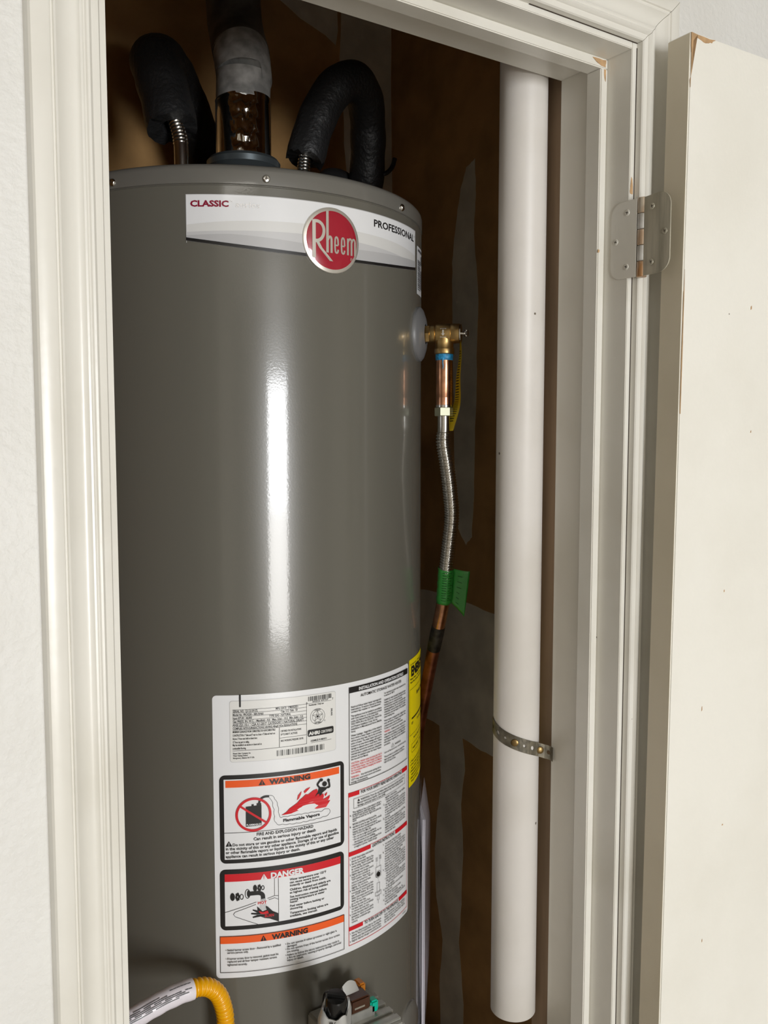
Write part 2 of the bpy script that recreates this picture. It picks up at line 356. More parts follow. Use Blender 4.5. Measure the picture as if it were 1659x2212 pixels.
for x, z, w_, h_ in ((0.118, 1.745, .002, .005), (0.126, 1.60, .0015, .003), (0.055, 1.27, .0012, .006), (0.088, 1.41, .0012, .003), (0.07, 0.98, .001, .004), (0.10, 1.12, .002, .002)):
    dchip(closed([(x, z), (x + w_, z + h_ * .2), (x + w_ * .9, z + h_), (x + .1 * w_, z + h_ * .8)], 2, 0.0002), 'y', -DT)
door.rotation_euler = (0, math.radians(0.45), -DA)
# door (hinge at x = 0) extends to +x; a little lean as in a sagging frame

# hinge
hg = thing('door_hinge', 'worn painted butt hinge joining the open door to the jamb', 'hinge', (XJ + 0.0045, -0.0165, 1.787))
HX, HY, HZ, HH = XJ + 0.0045, -0.0165, 1.787, 0.0895
kn = HH / 5
for i in range(5):
    MB().lathe([(0.0052, 0.0002), (0.0058, 0.0008), (0.0058, kn - 0.0008), (0.0052, kn - 0.0002)], (HX, HY, HZ + i * kn), n=24).build('knuckle', 'hingebrass' if i % 2 == 0 else 'hingesilver', hg, smooth=True)
def leaf(outer, inner_n, mname, flip):
    """outline in (u = distance from the pin, z); returns an extruded plate mapped by flip(u, z, t)"""
    r = 0.0155; W_ = outer; pts = [(0.004, 0.0008), (W_ - r, 0.0008)]
    pts += [(W_ - r + r * math.sin(t), r + 0.0008 - r * math.cos(t)) for t in [PI / 2 * k / 8 for k in range(1, 9)]]
    pts += [(W_ - r + r * math.cos(t), HH - 0.0008 - r + r * math.sin(t)) for t in [PI / 2 * k / 8 for k in range(0, 9)]]
    pts += [(0.004, HH - 0.0008)]
    n = len(pts); mb = MB()
    mb.add([flip(u, z, 0.0) for u, z in pts] + [flip(u, z, 0.0020) for u, z in pts],
           [tuple(range(n)), tuple(range(2 * n - 1, n - 1, -1))] + [(i, (i + 1) % n, n + (i + 1) % n, n + i) for i in range(n)])
    lf = mb.build('leaf', mname, hg)
    for (u, z) in ((0.018, 0.014), (W_ - 0.0075, HH / 2), (0.018, HH - 0.014)):
        o = Vector(flip(u, z, 0.0019)); ax = (Vector(flip(u, z, 0.003)) - o).normalized()
        sc = MB().lathe([(0.0036, 0), (0.0034, 0.0004), (0.0028, 0.0006)], o, ax, n=20).build('screw', mname, lf, smooth=True)
        du = (Vector(flip(u + .001, z, .0019)) - o).normalized(); dz = Vector((0, 0, 1)); x = MB()
        for a_, b_ in ((du, dz), (dz, du)):
            a2 = (a_ + b_ * 0.35).normalized() if a_ is du else (a_ - b_ * 0.35).normalized(); b2 = ax.cross(a2)
            p = o + ax * 0.00062
            x.add([p - a2 * .002 - b2 * .0004, p + a2 * .002 - b2 * .0004, p + a2 * .002 + b2 * .0004, p - a2 * .002 + b2 * .0004], [(0, 1, 2, 3)])
        x.build('screw_slot', 'gap', lf)
    return lf
# jamb leaf lies on the jamb face (facing -x); door leaf lies on the door edge (facing -x)
leaf(0.042, 1, 'trim', lambda u, z, t: (XJ - 0.0004 - t * 0.3, HY + u, HZ + z))
DE = 0.8305
leaf(0.044, 1, 'hinge', lambda u, z, t: (HX - 0.0002 - t * 0.75 - 0.0040 * min(1, u / 0.012) - u * 0.02, HY - u, HZ + z))

# ------------------------------------------------------------------ platform
tag(MB().box(CX0 + 0.02, CX1 - 0.02, 0.16, CYB - 0.01, 0, 0.42).build('tank_platform', 'stud', bevel=0.003), 'low wooden platform under the grey tank', 'platform')

# ------------------------------------------------------------------ water heater
TB = 0.42
wh = thing('water_heater', 'tall grey storage tank water heater with white labels', 'water heater', (TX, TY, TB))
MB().lathe([(TR - 0.004, TB), (TR, TB + 0.004), (TR, 1.8955), (TR - 0.0012, 1.8965), (TR - 0.0012, 1.8975)], (TX, TY, 0), n=192).build('shell', 'tank', wh, smooth=True)
MB().lathe([(TR - 0.001, 1.8972), (TR + 0.0006, 1.8980), (TR + 0.0006, 1.9130), (TR - 0.0004, 1.9170), (TR - 0.003, 1.9200), (TR - 0.007, 1.9215), (0.20, 1.9225), (0.01, 1.924)], (TX, TY, 0), n=192).build('lid', 'tank2', wh, smooth=True)
def wrap(s, z, off=0.0):
    t = s / TR - PI / 2
    return (TX + (TR + off) * math.cos(t), TY + (TR + off) * math.sin(t), z)
def radial(s):
    t = s / TR - PI / 2; return Vector((math.cos(t), math.sin(t), 0))
for s in (-0.272, -0.0838, 0.1281, 0.33):
    o = Vector(wrap(s, 1.9049, 0.0006)); scr = MB().lathe([(0.0048, 0), (0.0046, 0.0012), (0.0034, 0.0026), (0.0012, 0.0030)], o, radial(s), n=20).build('lid_screw', 'chrome', wh, smooth=True)
    ax = radial(s); tv = Vector((-ax.y, ax.x, 0)); x = MB(); p = o + ax * 0.0031
    for a2, b2 in ((tv, Vector((0, 0, 1))), (Vector((0, 0, 1)), tv)):
        x.add([p - a2 * .0022 - b2 * .0004, p + a2 * .0022 - b2 * .0004, p + a2 * .0022 + b2 * .0004, p - a2 * .0022 + b2 * .0004], [(0, 1, 2, 3)])
    x.build('screw_slot', 'gap', scr)

class Print(MB):
    """flat artwork in millimetres (s along the girth, z up), wrapped on the tank at build time"""
    def __init__(s, off): super().__init__(); s.off = off; s.p = []; s.q = []
    def poly(s, pts):                       # triangulated outline, mm
        from mathutils.geometry import tessellate_polygon
        n = len(s.p); s.p += list(pts)
        for t in tessellate_polygon([[Vector((a, b, 0)) for a, b in pts]]): s.q.append(tuple(i + n for i in t))
        return s
    def rect(s, a0, a1, b0, b1):
        k = max(1, int(abs(a1 - a0) / 4)); n = len(s.p)
        for i in range(k + 1):
            a = a0 + (a1 - a0) * i / k; s.p += [(a, b0), (a, b1)]
        s.q += [(n + 2 * i, n + 2 * i + 2, n + 2 * i + 3, n + 2 * i + 1) for i in range(k)]; return s
    def strip(s, lo, hi):                   # lo/hi: lists of (a, b) with the same a's
        n = len(s.p); k = len(lo)
        for a, b in zip(lo, hi): s.p += [a, b]
        s.q += [(n + 2 * i, n + 2 * i + 2, n + 2 * i + 3, n + 2 * i + 1) for i in range(k - 1)]; return s
    def rrect(s, a0, a1, b0, b1, r):
        cols = [0] + [r * (1 - math.cos(t * PI / 12)) for t in range(1, 7)]
        aa = [a0 + c for c in cols] + [a0 + r + (a1 - a0 - 2 * r) * i / 40 for i in range(1, 40)] + [a1 - c for c in reversed(cols)]
        lo, hi = [], []
        for a in aa:
            e = min(a - a0, a1 - a); k = 0 if e >= r else r - math.sqrt(max(0, r * r - (r - e) ** 2))
            lo.append((a, b0 + k)); hi.append((a, b1 - k))
        return s.strip(lo, hi)
    def line(s, pts, w):
        for (a, b), (c, d) in zip(pts, pts[1:]):
            L = math.hypot(c - a, d - b) or 1e-6; nx, ny = -(d - b) / L * w / 2, (c - a) / L * w / 2
            k = max(1, int(abs(c - a) / 4)); n = len(s.p)
            for i in range(k + 1):
                t = i / k; x, y = a + (c - a) * t, b + (d - b) * t; s.p += [(x + nx, y + ny), (x - nx, y - ny)]
            s.q += [(n + 2 * i, n + 2 * i + 2, n + 2 * i + 3, n + 2 * i + 1) for i in range(k)]
        return s
    def frame(s, a0, a1, b0, b1, w):
        return s.rect(a0, a1, b0, b0 + w).rect(a0, a1, b1 - w, b1).rect(a0, a0 + w, b0, b1).rect(a1 - w, a1, b0, b1)
    def disc(s, a, b, ra, rb, n=24): return s.poly([(a + ra * math.cos(2 * PI * i / n), b + rb * math.sin(2 * PI * i / n)) for i in range(n)])
    def ring(s, a, b, ra, rb, w, n=48):
        k = len(s.p)
        for i in range(n):
            c, d = math.cos(2 * PI * i / n), math.sin(2 * PI * i / n); s.p += [(a + ra * c, b + rb * d), (a + (ra - w) * c, b + (rb - w) * d)]
        s.q += [(k + 2 * i, k + 2 * ((i + 1) % n), k + 2 * ((i + 1) % n) + 1, k + 2 * i + 1) for i in range(n)]; return s
    def text(s, body, a0, base, cap, a1=None, pitch=None, bold=0.020, rot=False):
        """body from a0 on the baseline (mm); cap height in mm; squeezed to end at a1; lines 'pitch' mm apart"""
        v, f, wid = glyphs(body, bold)
        ky = cap / CAP; kx = ky
        if a1 is not None and wid > 0: kx = (a1 - a0) / wid
        n = len(s.p); lp = LINE
        for x, y in v:
            row = 0 if pitch is None else max(0, round((-y - 0.12 + 0.35) / lp))
            yy = y * ky if pitch is None else (y + row * lp) * ky - row * pitch
            s.p.append((a0 + x * kx, base + yy) if not rot else (a0 + yy, base - x * kx))
        s.q += [tuple(i + n for i in t) for t in f]; return s
    def build(s, name, m, parent, org=None):
        s.v = [wrap(a / 1000, b / 1000, s.off) for a, b in s.p]; s.f = s.q
        me = bpy.data.meshes.new(name); me.from_pydata(s.v, [], s.f); me.update()
        # face outwards
        bm = bmesh.new(); bm.from_mesh(me)
        for fc in bm.faces:
            c = fc.calc_center_median()
            if fc.normal.dot(Vector((c.x - TX, c.y - TY, 0))) < 0: fc.normal_flip()
            fc.smooth = False
        bm.to_mesh(me); bm.free(); me.materials.append(M[m])
        o = bpy.data.objects.new(name, me); C.objects.link(o); o.parent = parent
        o.matrix_parent_inverse = parent.matrix_world.inverted() if parent.type == 'EMPTY' else Matrix.Identity(4)
        return o
_gc = {}
CAP, LINE = 0.69, 1.0
def glyphs(body, bold):
    key = (body, bold)
    if key in _gc: return _gc[key]
    cu = bpy.data.curves.new('t', 'FONT'); cu.body = body; cu.size = 1.0; cu.offset = bold; cu.resolution_u = 2; cu.space_line = 1.0
    ob = bpy.data.objects.new('t', cu); me = bpy.data.meshes.new_from_object(ob)
    v = [(p.co.x, p.co.y) for p in me.vertices]; f = [tuple(q.vertices) for q in me.polygons]
    wid = max((x for x, y in v), default=0)
    bpy.data.objects.remove(ob); bpy.data.curves.remove(cu); bpy.data.meshes.remove(me)
    _gc[key] = (v, f, wid); return _gc[key]

# in child meshes of Empties the vertices are in world space and the Empty sits at the base
# ---- brand label
def zb(s): return 1819.2 + 13.2 * (s / 177.0) ** 2
S = [-177.2 + 354.8 * i / 90 for i in range(91)]
brand = Print(0.0004).strip([(s, zb(s)) for s in S], [(s, 1885.2) for s in S]).build('brand_label', 'label', wh)
brand['label'] = 'white arched brand label with grey waves and black lower edge'
def wave(f0, f1, off, m):
    lo, hi = [], []
    for s in S:
        a, b = f0(s), f1(s); b = min(b, 1884.0); a = min(max(a, zb(s) + 4), b); lo.append((s, a)); hi.append((s, b))
    Print(off).strip(lo, hi).build('grey_wave', m, brand)
base = lambda s: zb(s) + 3.7
wave(base, lambda s: 1858.5 - 7.6 * ((s - 5) / 177) ** 2 - 0.6 * math.cos(s / 40), 0.00055, 'band1')
wave(base, lambda s: 1845.5 - 1.2 * (s / 177) - (4.5 * (s / 177) ** 2 if s < 0 else 6.4 * (s / 177) ** 2), 0.0007, 'band2')
wave(base, lambda s: (1838.5 + 6.5 * ((s + 177) / 177)) if s < -129 else 1840.3 - 6.5 * (max(0, s + 129) / 100) ** 1.2 if s < -30 else (1833.0 + 11 * ((s + 30) / 205) ** 1.15), 0.00085, 'band3')
Print(0.0010).strip([(s, zb(s)) for s in S], [(s, zb(s) + 3.7) for s in S]).build('black_stripe', 'ink', brand)
Print(0.0006).line([(-177, 1884.9), (177.4, 1884.9)], 0.7).line([(-177, 1830), (-177, 1885)], 0.7).line([(177.4, 1833), (177.4, 1885)], 0.7).build('label_edge', 'band3', brand)
Print(0.0008).text('CLASSIC', -172, 1871.2, 6.6, -127.5, bold=0.04).build('lettering', 'maroon', brand)
Print(0.0008).text('TM', -126.5, 1876.5, 1.6).text('series', -119.6, 1871.0, 6.4, -91.6, bold=0.015).build('lettering', 'foil_ink', brand)
Print(0.0008).text('PROFESSIONAL', 64.7, 1869.0, 8.6, 169.5).text('TM', 170.6, 1875.4, 1.4, 173).build('lettering', 'ink', brand)

# ---- badge
bx, bz = -1.6, 1841.6
def dome(ra, rb, off0, off1, name, m, parent, n=64):
    mb = MB(); V = []; rings = [(1.0, off0), (0.985, off1 - 0.0006), (0.95, off1), (0.62, off1 + 0.0002), (0.3, off1 + 0.0003)]
    for k, off in rings:
        for i in range(n):
            t = 2 * PI * i / n; V.append(wrap((bx + ra * k * math.cos(t)) / 1000, (bz + rb * k * math.sin(t)) / 1000, off))
    V.append(wrap(bx / 1000, bz / 1000, off1 + 0.0003)); F = []
    for j in range(len(rings) - 1): F += [(j * n + i, j * n + (i + 1) % n, (j + 1) * n + (i + 1) % n, (j + 1) * n + i) for i in range(n)]
    F += [((len(rings) - 1) * n + i, (len(rings) - 1) * n + (i + 1) % n, len(V) - 1) for i in range(n)]
    return mb.add(V, F).build(name, m, parent, smooth=True)
badge = dome(39.4, 39.4, 0.0006, 0.0030, 'brand_badge', 'silver', wh)
badge['label'] = 'round red badge with raised silver lettering'
dome(36.0, 36.0, 0.0029, 0.0033, 'badge_face', 'badge_red', badge)
bl = Print(0.0040)
bl.rect(-29.3, -24.9, 1818.8, 1863.4)
def stroke(pr, pts, w):
    P = catmull([(a, b, 0) for a, b in pts], 6); L, Rr = [], []
    for i, p in enumerate(P):
        d = (P[min(i + 1, len(P) - 1)] - P[max(i - 1, 0)]).normalized(); n_ = Vector((-d.y, d.x, 0)) * w / 2
        L.append((p.x + n_.x, p.y + n_.y)); Rr.append((p.x - n_.x, p.y - n_.y))
    pr.strip(L, Rr)
stroke(bl, [(-27.0, 1862.0), (-21.0, 1861.6), (-16.4, 1858.4), (-14.2, 1853.0), (-14.8, 1847.0), (-17.4, 1842.2), (-21.2, 1839.5), (-25.2, 1838.8)], 3.8)
bl.poly([(-25.0, 1838.4), (-20.8, 1838.6), (-16.4, 1831.2), (-1.8, 1816.4), (-6.6, 1816.6), (-20.4, 1830.8)])
bl.rect(-11.2, -7.8, 1826.3, 1875.6)
stroke(bl, [(-9.0, 1841.5), (-7.6, 1844.4), (-5.6, 1845.2), (-4.3, 1843.5), (-4.0, 1840.0), (-4.0, 1826.3)], 3.0)
def ee(cx):
    stroke(bl, [(cx + 2.3, 1831.2), (cx + 1.6, 1828.2), (cx, 1827.2), (cx - 1.7, 1829.0), (cx - 2.2, 1836.4), (cx - 1.7, 1843.8), (cx, 1845.8), (cx + 1.7, 1843.6), (cx + 2.3, 1836.4)], 2.3)
    bl.rect(cx - 1.8, cx + 2.3, 1835.2, 1837.0)
ee(3.0); ee(12.2)
for a in (17.9, 23.3, 28.6): bl.rect(a, a + 2.8, 1826.3, 1846.3 if a < 18 else 1843.0)
stroke(bl, [(19.6, 1842.0), (21.4, 1845.4), (23.4, 1845.8), (24.7, 1843.8), (24.8, 1841.0)], 2.4)
stroke(bl, [(25.2, 1842.0), (26.8, 1845.4), (28.7, 1845.8), (29.9, 1843.8), (30.0, 1841.0)], 2.4)
bl.ring(24.5, 1821.6, 1.8, 1.8, 0.35, 20).text('R', 23.8, 1820.8, 1.6)
lt = bl.build('lettering', 'silver', badge)

# ---- instruction label sheet
sheet = Print(0.0004).rrect(-155.6, 152.2, 931.4, 1291.0, 5).build('instruction_label', 'label', wh)
sheet['label'] = 'large white label of warnings and operating instructions'
def part(off, name, m, parent):                       # a new piece of artwork, built when the sheet is finished
    p = Print(off); PIECES.append((p, name, m, parent)); return p
PIECES = []
K2 = Print(0.0017)                                     # black line work and small type
LK, LW, LO, LR = 0.0007, 0.0010, 0.0013, 0.0021       # layers: frames, fields, colour bands, red or white print
def white(name='white_lettering'): return part(LR, name, 'label', sheet)
def redp(name='red_lettering'): return part(LR, name, 'redink', sheet)
def redband(): return part(LO, 'red_band', 'redink', sheet)
def orange(): return part(LO, 'orange_band', 'orangeink', sheet)
def panel(): return part(LK, 'panel_frame', 'ink', sheet)
def field(): return part(LW, 'panel_field', 'label', sheet)
# flammable vapours warning
panel().rrect(-148.6, 12.9, 1079.4, 1191.3, 7); field().rect(-143.1, 7.2, 1084.6, 1186.0)
orange().rect(-141.0, 5.2, 1175.8, 1184.6)
K2.text('WARNING', -87.3, 1177.2, 5.9, -35.5, bold=0.05).poly([(-100.9, 1177.0), (-96.6, 1184.0), (-92.4, 1177.0)])
K2.line([(-143.1, 1118.6), (7.2, 1118.6)], 0.5)
K2.poly([(-116.7, 1151.0), (-97.7, 1152.0), (-97.7, 1126.2), (-116.8, 1125.6)]).rect(-109.7, -107, 1150.5, 1153.6).rect(-103.4, -98, 1151, 1154.5)
stroke(K2, [(-100.6, 1153.5), (-99.8, 1157.0), (-97.6, 1160.2), (-93.6, 1162.0), (-88.1, 1162.0)], 2.7)
white().text('FLAMMABLES', -116.2, 1126.8, 2.3, -98.2)
redp('prohibition_sign').ring(-107.4, 1140.6, 21.9, 21.6, 3.0).line([(-124.0, 1152.4), (-91.2, 1128.7)], 2.6)
def cloud(pts, w, amp):
    P = resample(catmull([(a, b, 0) for a, b in pts], 8), 0.45); out = []
    for i, p in enumerate(P):
        d = (P[min(i + 1, len(P) - 1)] - P[max(i - 1, 0)]).normalized(); k = abs(math.sin(i * 0.16)) * amp
        out.append((p.x - d.y * k, p.y + d.x * k))
    K2.line(out, w)
cloud([(-88.1, 1160.4), (-84.6, 1157.0), (-83.2, 1150.4), (-82.0, 1143.9), (-81.5, 1136.1), (-80.9, 1129.6), (-77.8, 1125.4), (-72.7, 1124.4), (-63.8, 1123.6), (-54.8, 1123.2), (-45.5, 1123.2), (-36.1, 1123.6), (-26.6, 1124.0), (-18.0, 1124.6), (-11.0, 1125.8), (-9.2, 1129.3), (-11.7, 1133.0), (-16.7, 1132.9), (-19.5, 1131.6), (-29.3, 1132.4), (-38.8, 1132.8), (-50.7, 1133.0), (-61.2, 1133.1), (-71.4, 1132.9), (-74.6, 1133.1), (-76.4, 1136.0), (-77.4, 1143.3), (-78.2, 1149.9), (-80.6, 1155.9), (-83.7, 1160.8), (-88.1, 1163.1)], 0.4, -0.9)
K2.text('Flammable Vapors', -71.2, 1127.1, 3.5, -23.1, bold=0.035)
redp('flame').poly([(-73.3, 1136.0), (-66.9, 1139.3), (-63.0, 1143.3), (-58.5, 1145.8), (-53.2, 1148.9), (-49.9, 1152.3), (-46.0, 1154.8), (-41.9, 1158.1), (-38.6, 1157.5), (-31.8, 1161.5), (-26.6, 1162.4), (-25.6, 1157.7), (-22.2, 1153.5), (-18.2, 1154.9), (-17.3, 1151.2), (-18.7, 1147.2), (-13.7, 1148.7), (-8.7, 1151.0), (-9.7, 1147.2), (-12.3, 1143.8), (-8.3, 1144.3), (-10.9, 1140.9), (-14.5, 1136.4)])
redp('flame').poly([(-53.5, 1152.2), (-51.9, 1158.4), (-47.2, 1163.2), (-48.2, 1159.1), (-50.8, 1154.3)]); redp('flame').poly([(-44.6, 1162.0), (-41.2, 1165.1), (-35.6, 1166.4), (-39.2, 1162.8), (-43.3, 1159.6)]); redp('flame').poly([(-16.5, 1153.3), (-12.5, 1155.7), (-13.4, 1152.6), (-15.4, 1150.4)])
FG = Print(0.0025)
FG.disc(-16.4, 1167.0, 3.2, 3.2).poly([(-24.2, 1164.2), (-19.3, 1163.4), (-12.0, 1161.6), (-15.1, 1158.9), (-19.6, 1156.5), (-20.8, 1154.1), (-23.6, 1152.7), (-23.8, 1156.0), (-27.0, 1155.4), (-29.1, 1152.7), (-28.3, 1155.6), (-25.6, 1158.6)])
stroke(FG, [(-22.6, 1162.6), (-26.0, 1167.2), (-25.0, 1170.0), (-22.4, 1172.6)], 2.3); FG.disc(-21.0, 1173.0, 2.3, 1.9)
stroke(FG, [(-13.4, 1161.8), (-9.8, 1161.9), (-9.8, 1165.7), (-10.6, 1169.6)], 2.3); FG.disc(-10.9, 1170.6, 1.9, 2.1)
K2.text('FIRE AND EXPLOSION HAZARD', -104, 1113.2, 3.7, -32).text('Can result in serious injury or death', -107.8, 1107.5, 3.7, -28.7)
K2.poly([(-141.7, 1101.4), (-137.6, 1108.2), (-133.5, 1101.6)])
K2.text('Do not store or use gasoline or other flammable vapors and liquids', -133.3, 1101.6, 3.4, 1.4)
K2.text('in the vicinity of this or any other appliance. Storage of or use of gasoline', -141.7, 1096.8, 3.4, 4.0)
K2.text('or other flammable vapors or liquids in the vicinity of this or any other', -141.7, 1092.0, 3.4, -3.1)
K2.text('appliance can result in serious injury or death.', -141.8, 1087.0, 3.4, -49.5)
# danger panel
panel().rrect(-149.6, 12.3, 993.6, 1071.8, 7); field().rect(-143.6, 6.6, 999.0, 1066.0)
redband().rect(-143.5, 6.6, 1056.2, 1066.0)
white().text('DANGER', -87.5, 1057.2, 6.7, -44.7, bold=0.05); white('warning_triangle').poly([(-99.8, 1056.6), (-95.7, 1063.8), (-91.3, 1056.6)])
K2.line([(-77.8, 1056), (-77.8, 999)], 0.5).line([(-82.6, 1056), (-82.7, 1034)], 0.45)
K2.line([(-143.8, 1017), (-105.2, 1028.2)], 0.5).line([(-91.3, 1031.3), (-82.7, 1033.6), (-78.1, 1033.0)], 0.45).line([(-105.7, 1025.2), (-131.1, 1017.2), (-133.4, 1014.3), (-131.2, 1011.2), (-103.5, 999.2)], 0.5).line([(-90.1, 1029.2), (-82.5, 1030.9), (-78.1, 1028.4)], 0.45)
for cx, cy, k in ((-134.2, 1036.8, 1.0), (-106.6, 1046.2, 0.85)):
    K2.disc(cx, cy, 2.9 * k, 5.0 * k)
    for i in range(6):
        a = i * PI / 3 + 0.2; K2.disc(cx + 6.2 * k + 1.7 * k * math.cos(a), cy - 0.2 + 3.4 * k * math.sin(a), 1.3 * k, 2.2 * k, 12)
    K2.ring(cx + 11.2 * k, cy - 0.4, 2.4 * k, 3.6 * k, 0.9)
K2.ring(-115.8, 1039.7, 3.3, 6.0, 0.8); K2.disc(-114.6, 1039.7, 2.0, 4.4)
stroke(K2, [(-115.0, 1039.6), (-108, 1039.8), (-101.4, 1039.4), (-97.6, 1036.8), (-96.8, 1031.6)], 5.2)
for i in range(5): K2.line([(-100.4 + i * 1.7, 1024.4), (-100.8 + i * 1.7, 1016)], 0.25)
for i in range(6): K2.line([(-99.6 + i * 1.1, 1031.4), (-99.8 + i * 1.1, 1029.0)], 0.25)
redp().text('HOT', -103.6, 1025.1, 3.4, -92.6)
K2.poly([(-77.9, 1009.9), (-85.2, 1014.1), (-91.4, 1020.9), (-93.9, 1021.8), (-92.7, 1016.5), (-97.7, 1015.2), (-102.6, 1020.9), (-104.5, 1022.4), (-103.9, 1017.2), (-109.5, 1019.0), (-110.1, 1017.8), (-103.9, 1013.9), (-111.4, 1014.7), (-112.0, 1013.0), (-104.0, 1011.3), (-110.2, 1009.4), (-109.6, 1008.0), (-100.3, 1008.9), (-95.3, 1006.4), (-89.1, 1004.9), (-77.9, 999.4)])
redp('scald_patch').poly([(-102.7, 1016.6), (-97.5, 1014.4), (-91.5, 1015.9), (-90.2, 1012.2), (-95, 1011.6), (-100.2, 1012.6)]); redp().text('BURN', -95.2, 1007.6, 3.5, -84.0)
dl = [('Water temperature over 125°F', 1050.0, -14.6), ('can cause severe burns', 1046.1, -24.5), ('instantly or death from scalds.', 1042.2, -14.6),
      ('Children, disabled and elderly are', 1036.7, -8.4), ('at highest risk of being scalded.', 1032.8, -11.6),
      ('See instruction manual before', 1027.4, -14.2), ('setting temperature at water', 1023.9, -17.0), ('heater.', 1020.6, -52.6),
      ('Feel water before bathing or', 1015.5, -17.4), ('showering.', 1011.8, -46.5), ('Temperature limiting valves are', 1006.2, -12.0), ('available, see manual.', 1002.4, -27.0)]
for t, z, e in dl: K2.text(t, -63.3, z, 2.7, e)
# burner door warning
orange().rect(-150.2, 11.9, 976.4, 986.0)
K2.frame(-150.4, 12.1, 938.8, 986.2, 0.6)
K2.text('WARNING', -86.2, 977.2, 6.2, -40.2, bold=0.045).poly([(-100.7, 976.9), (-97.0, 984.2), (-93.0, 976.9)])
for t, z, e in [('• Sealed burner access door - Removed by a qualified', 967.0, -75.5), ('service person only.', 963.6, -115.5), ('• If burner access door is removed, gasket must be', 955.8, -78.5), ('replaced and all four tamper resistant screws', 952.0, -80.5), ('tightened securely.', 947.9, -117.0)]:
    K2.text(t, -143.6 if t[0] == '•' else -141.6, z, 2.4, e)
for t, z, e in [('• Do not operate if rubber grommet or sight glass is', 966.8, 0.4), ('damaged.', 963.4, -54.5), ('• Do not operate if any of the burner access door screws', 959.9, 5.0), ('are missing.', 956.3, -52.0), ('• Failure to follow the above instructions may result in', 952.0, 4.0), ('a fire or explosion, causing property damage, personal', 948.6, 7.0), ('injury or death.', 945.2, -46.0)]:
    K2.text(t, -69.6 if t[0] == '•' else -67.6, z, 2.3, e)
for x, z, h, m_ in ((-96.6, 1177.6, 4.6, 'orangeink'), (-137.6, 1102.2, 4.2, 'label'), (-97.0, 977.5, 4.6, 'orangeink')):
    EX = part(0.0022, 'warning_mark', m_, sheet); EX.rect(x - 0.35, x + 0.35, z + 1.3, z + h).rect(x - 0.35, x + 0.35, z + 0.1, z + 0.8)
EX2 = part(0.0026, 'warning_mark', 'redink', sheet); EX2.rect(-96.1, -95.4, 1058.6, 1062).rect(-96.1, -95.4, 1057.2, 1058)
# installation details (upper right column)
K2.frame(20.6, 147.0, 1156.2, 1284.8, 0.7); K2.rect(20.6, 147.0, 1277.3, 1284.8)
white().text('INSTALLATION AND OPERATION DETAILS', 36.2, 1279.0, 4.0, 131.6, bold=0.03)
K2.text('AUTOMATIC STORAGE WATER HEATER', 39.9, 1269.6, 3.6, 127.2, bold=0.012)
def para(pr, lines, a0, a1, top, bot, cap=2.5, full=0.97):
    n = len(lines); m_ = max(len(t) for t in lines)
    for i, t in enumerate(lines):
        z = top + (bot - top) * i / max(1, n - 1)
        e = a0 + (a1 - a0) * (full if len(t) > 0.86 * m_ else len(t) / m_)
        pr.text(t, a0, z, cap, e)
para(K2, ['Read and follow water heater warnings and', 'instructions. If owners manual is missing', 'contact the retailer or manufacturer.'], 23.9, 79.5, 1257.5, 1250.9, 2.3)
para(K2, ['This appliance must be installed in accordance', 'with local codes or, in the absence of local', 'codes, the National Fuel Gas Code, ANSI', 'Z223.1/NFPA 54 or the CSA B149.1, Natural Gas', 'and Propane Installation Code. Not for', 'installation in Manufactured Home (Mobile', 'Home).'], 23.9, 80.5, 1245.6, 1225.0, 2.3)
para(K2, ['Water Leakage - Regardless of the material', 'from which a water heater is constructed, it', 'will at some time leak, due to the corrosive', 'action of water. The water heater must not be', 'located in an area where leakage will result in', 'damage to adjacent area or lower floors. When', 'such area cannot be avoided, it is recom-', 'mended that a suitable catch pan, adequately', 'drained, be installed under the water heater.', 'See Use and Care Manual.'], 23.8, 80.5, 1219.8, 1188.4, 2.3)
para(redp(), ['CAUTION - Hotter water increases the risk of', 'scald injury. Refer to Scald Danger information', 'on this water heater. See Use and Care Manual', 'for instructions before changing the tempera-', 'ture setting.'], 23.6, 80.5, 1183.4, 1170.2, 2.2)
redp().text('WARNING -', 23.6, 1165.1, 2.2, 38.0); K2.text('Any thermostat setting above', 40.0, 1165.1, 2.2, 78.0)
para(K2, ['125°F may cause severe burns and consume', 'energy unnecessarily.'], 23.6, 79.0, 1161.5, 1158.2, 2.2)
para(K2, ['For operation at outlet water temperature not', 'in excess of 180°F.'], 84.7, 142.2, 1263.2, 1260.0, 2.2)
para(K2, ['Suitable for water (potable) heating and space', 'heating. Do not connect the heater to any', 'heating system or component that has', 'previously been used with a nonpotable water', 'heating appliance. Do not introduce toxic', 'chemicals, such as those used for boiler', 'treatment, into the heater or the attached', 'space heating loop.'], 84.7, 142.5, 1254.0, 1230.8, 2.2)
para(K2, ['Water heater is equipped with a single-use gas', 'shut-off device. If vapor is ignited, the', 'complete system must be replaced.', 'Contact your local service technician.'], 84.7, 142.2, 1225.6, 1215.0, 2.2)
redp().text('WARNING', 84.7, 1210.6, 2.2, 97.0); K2.text('- California law requires that', 98.0, 1210.6, 2.2, 141.0)
para(K2, ['water heaters must be braced, anchored, or', 'strapped to avoid falling or moving during an', 'earthquake. See Use and Care Manual for', 'information regarding correct installation', 'procedures.'], 84.7, 142.0, 1206.6, 1192.6, 2.2)
K2.line([(100.8, 1186), (104.5, 1191), (108.2, 1186), (100.8, 1186)], 0.35).text('!', 104.0, 1186.6, 2.6).text('WARNING', 110, 1187.0, 2.2, 125.6)
K2.text('Cancer and Reproductive Harm - www.P65Warnings.ca.gov', 84.7, 1182.0, 1.9, 142.0)
para(K2, ['This product is certified to meet the', 'lead content requirements of 0.25% in', 'NSF 372 and US law.'], 84.7, 138.0, 1176.0, 1168.6, 2.2)
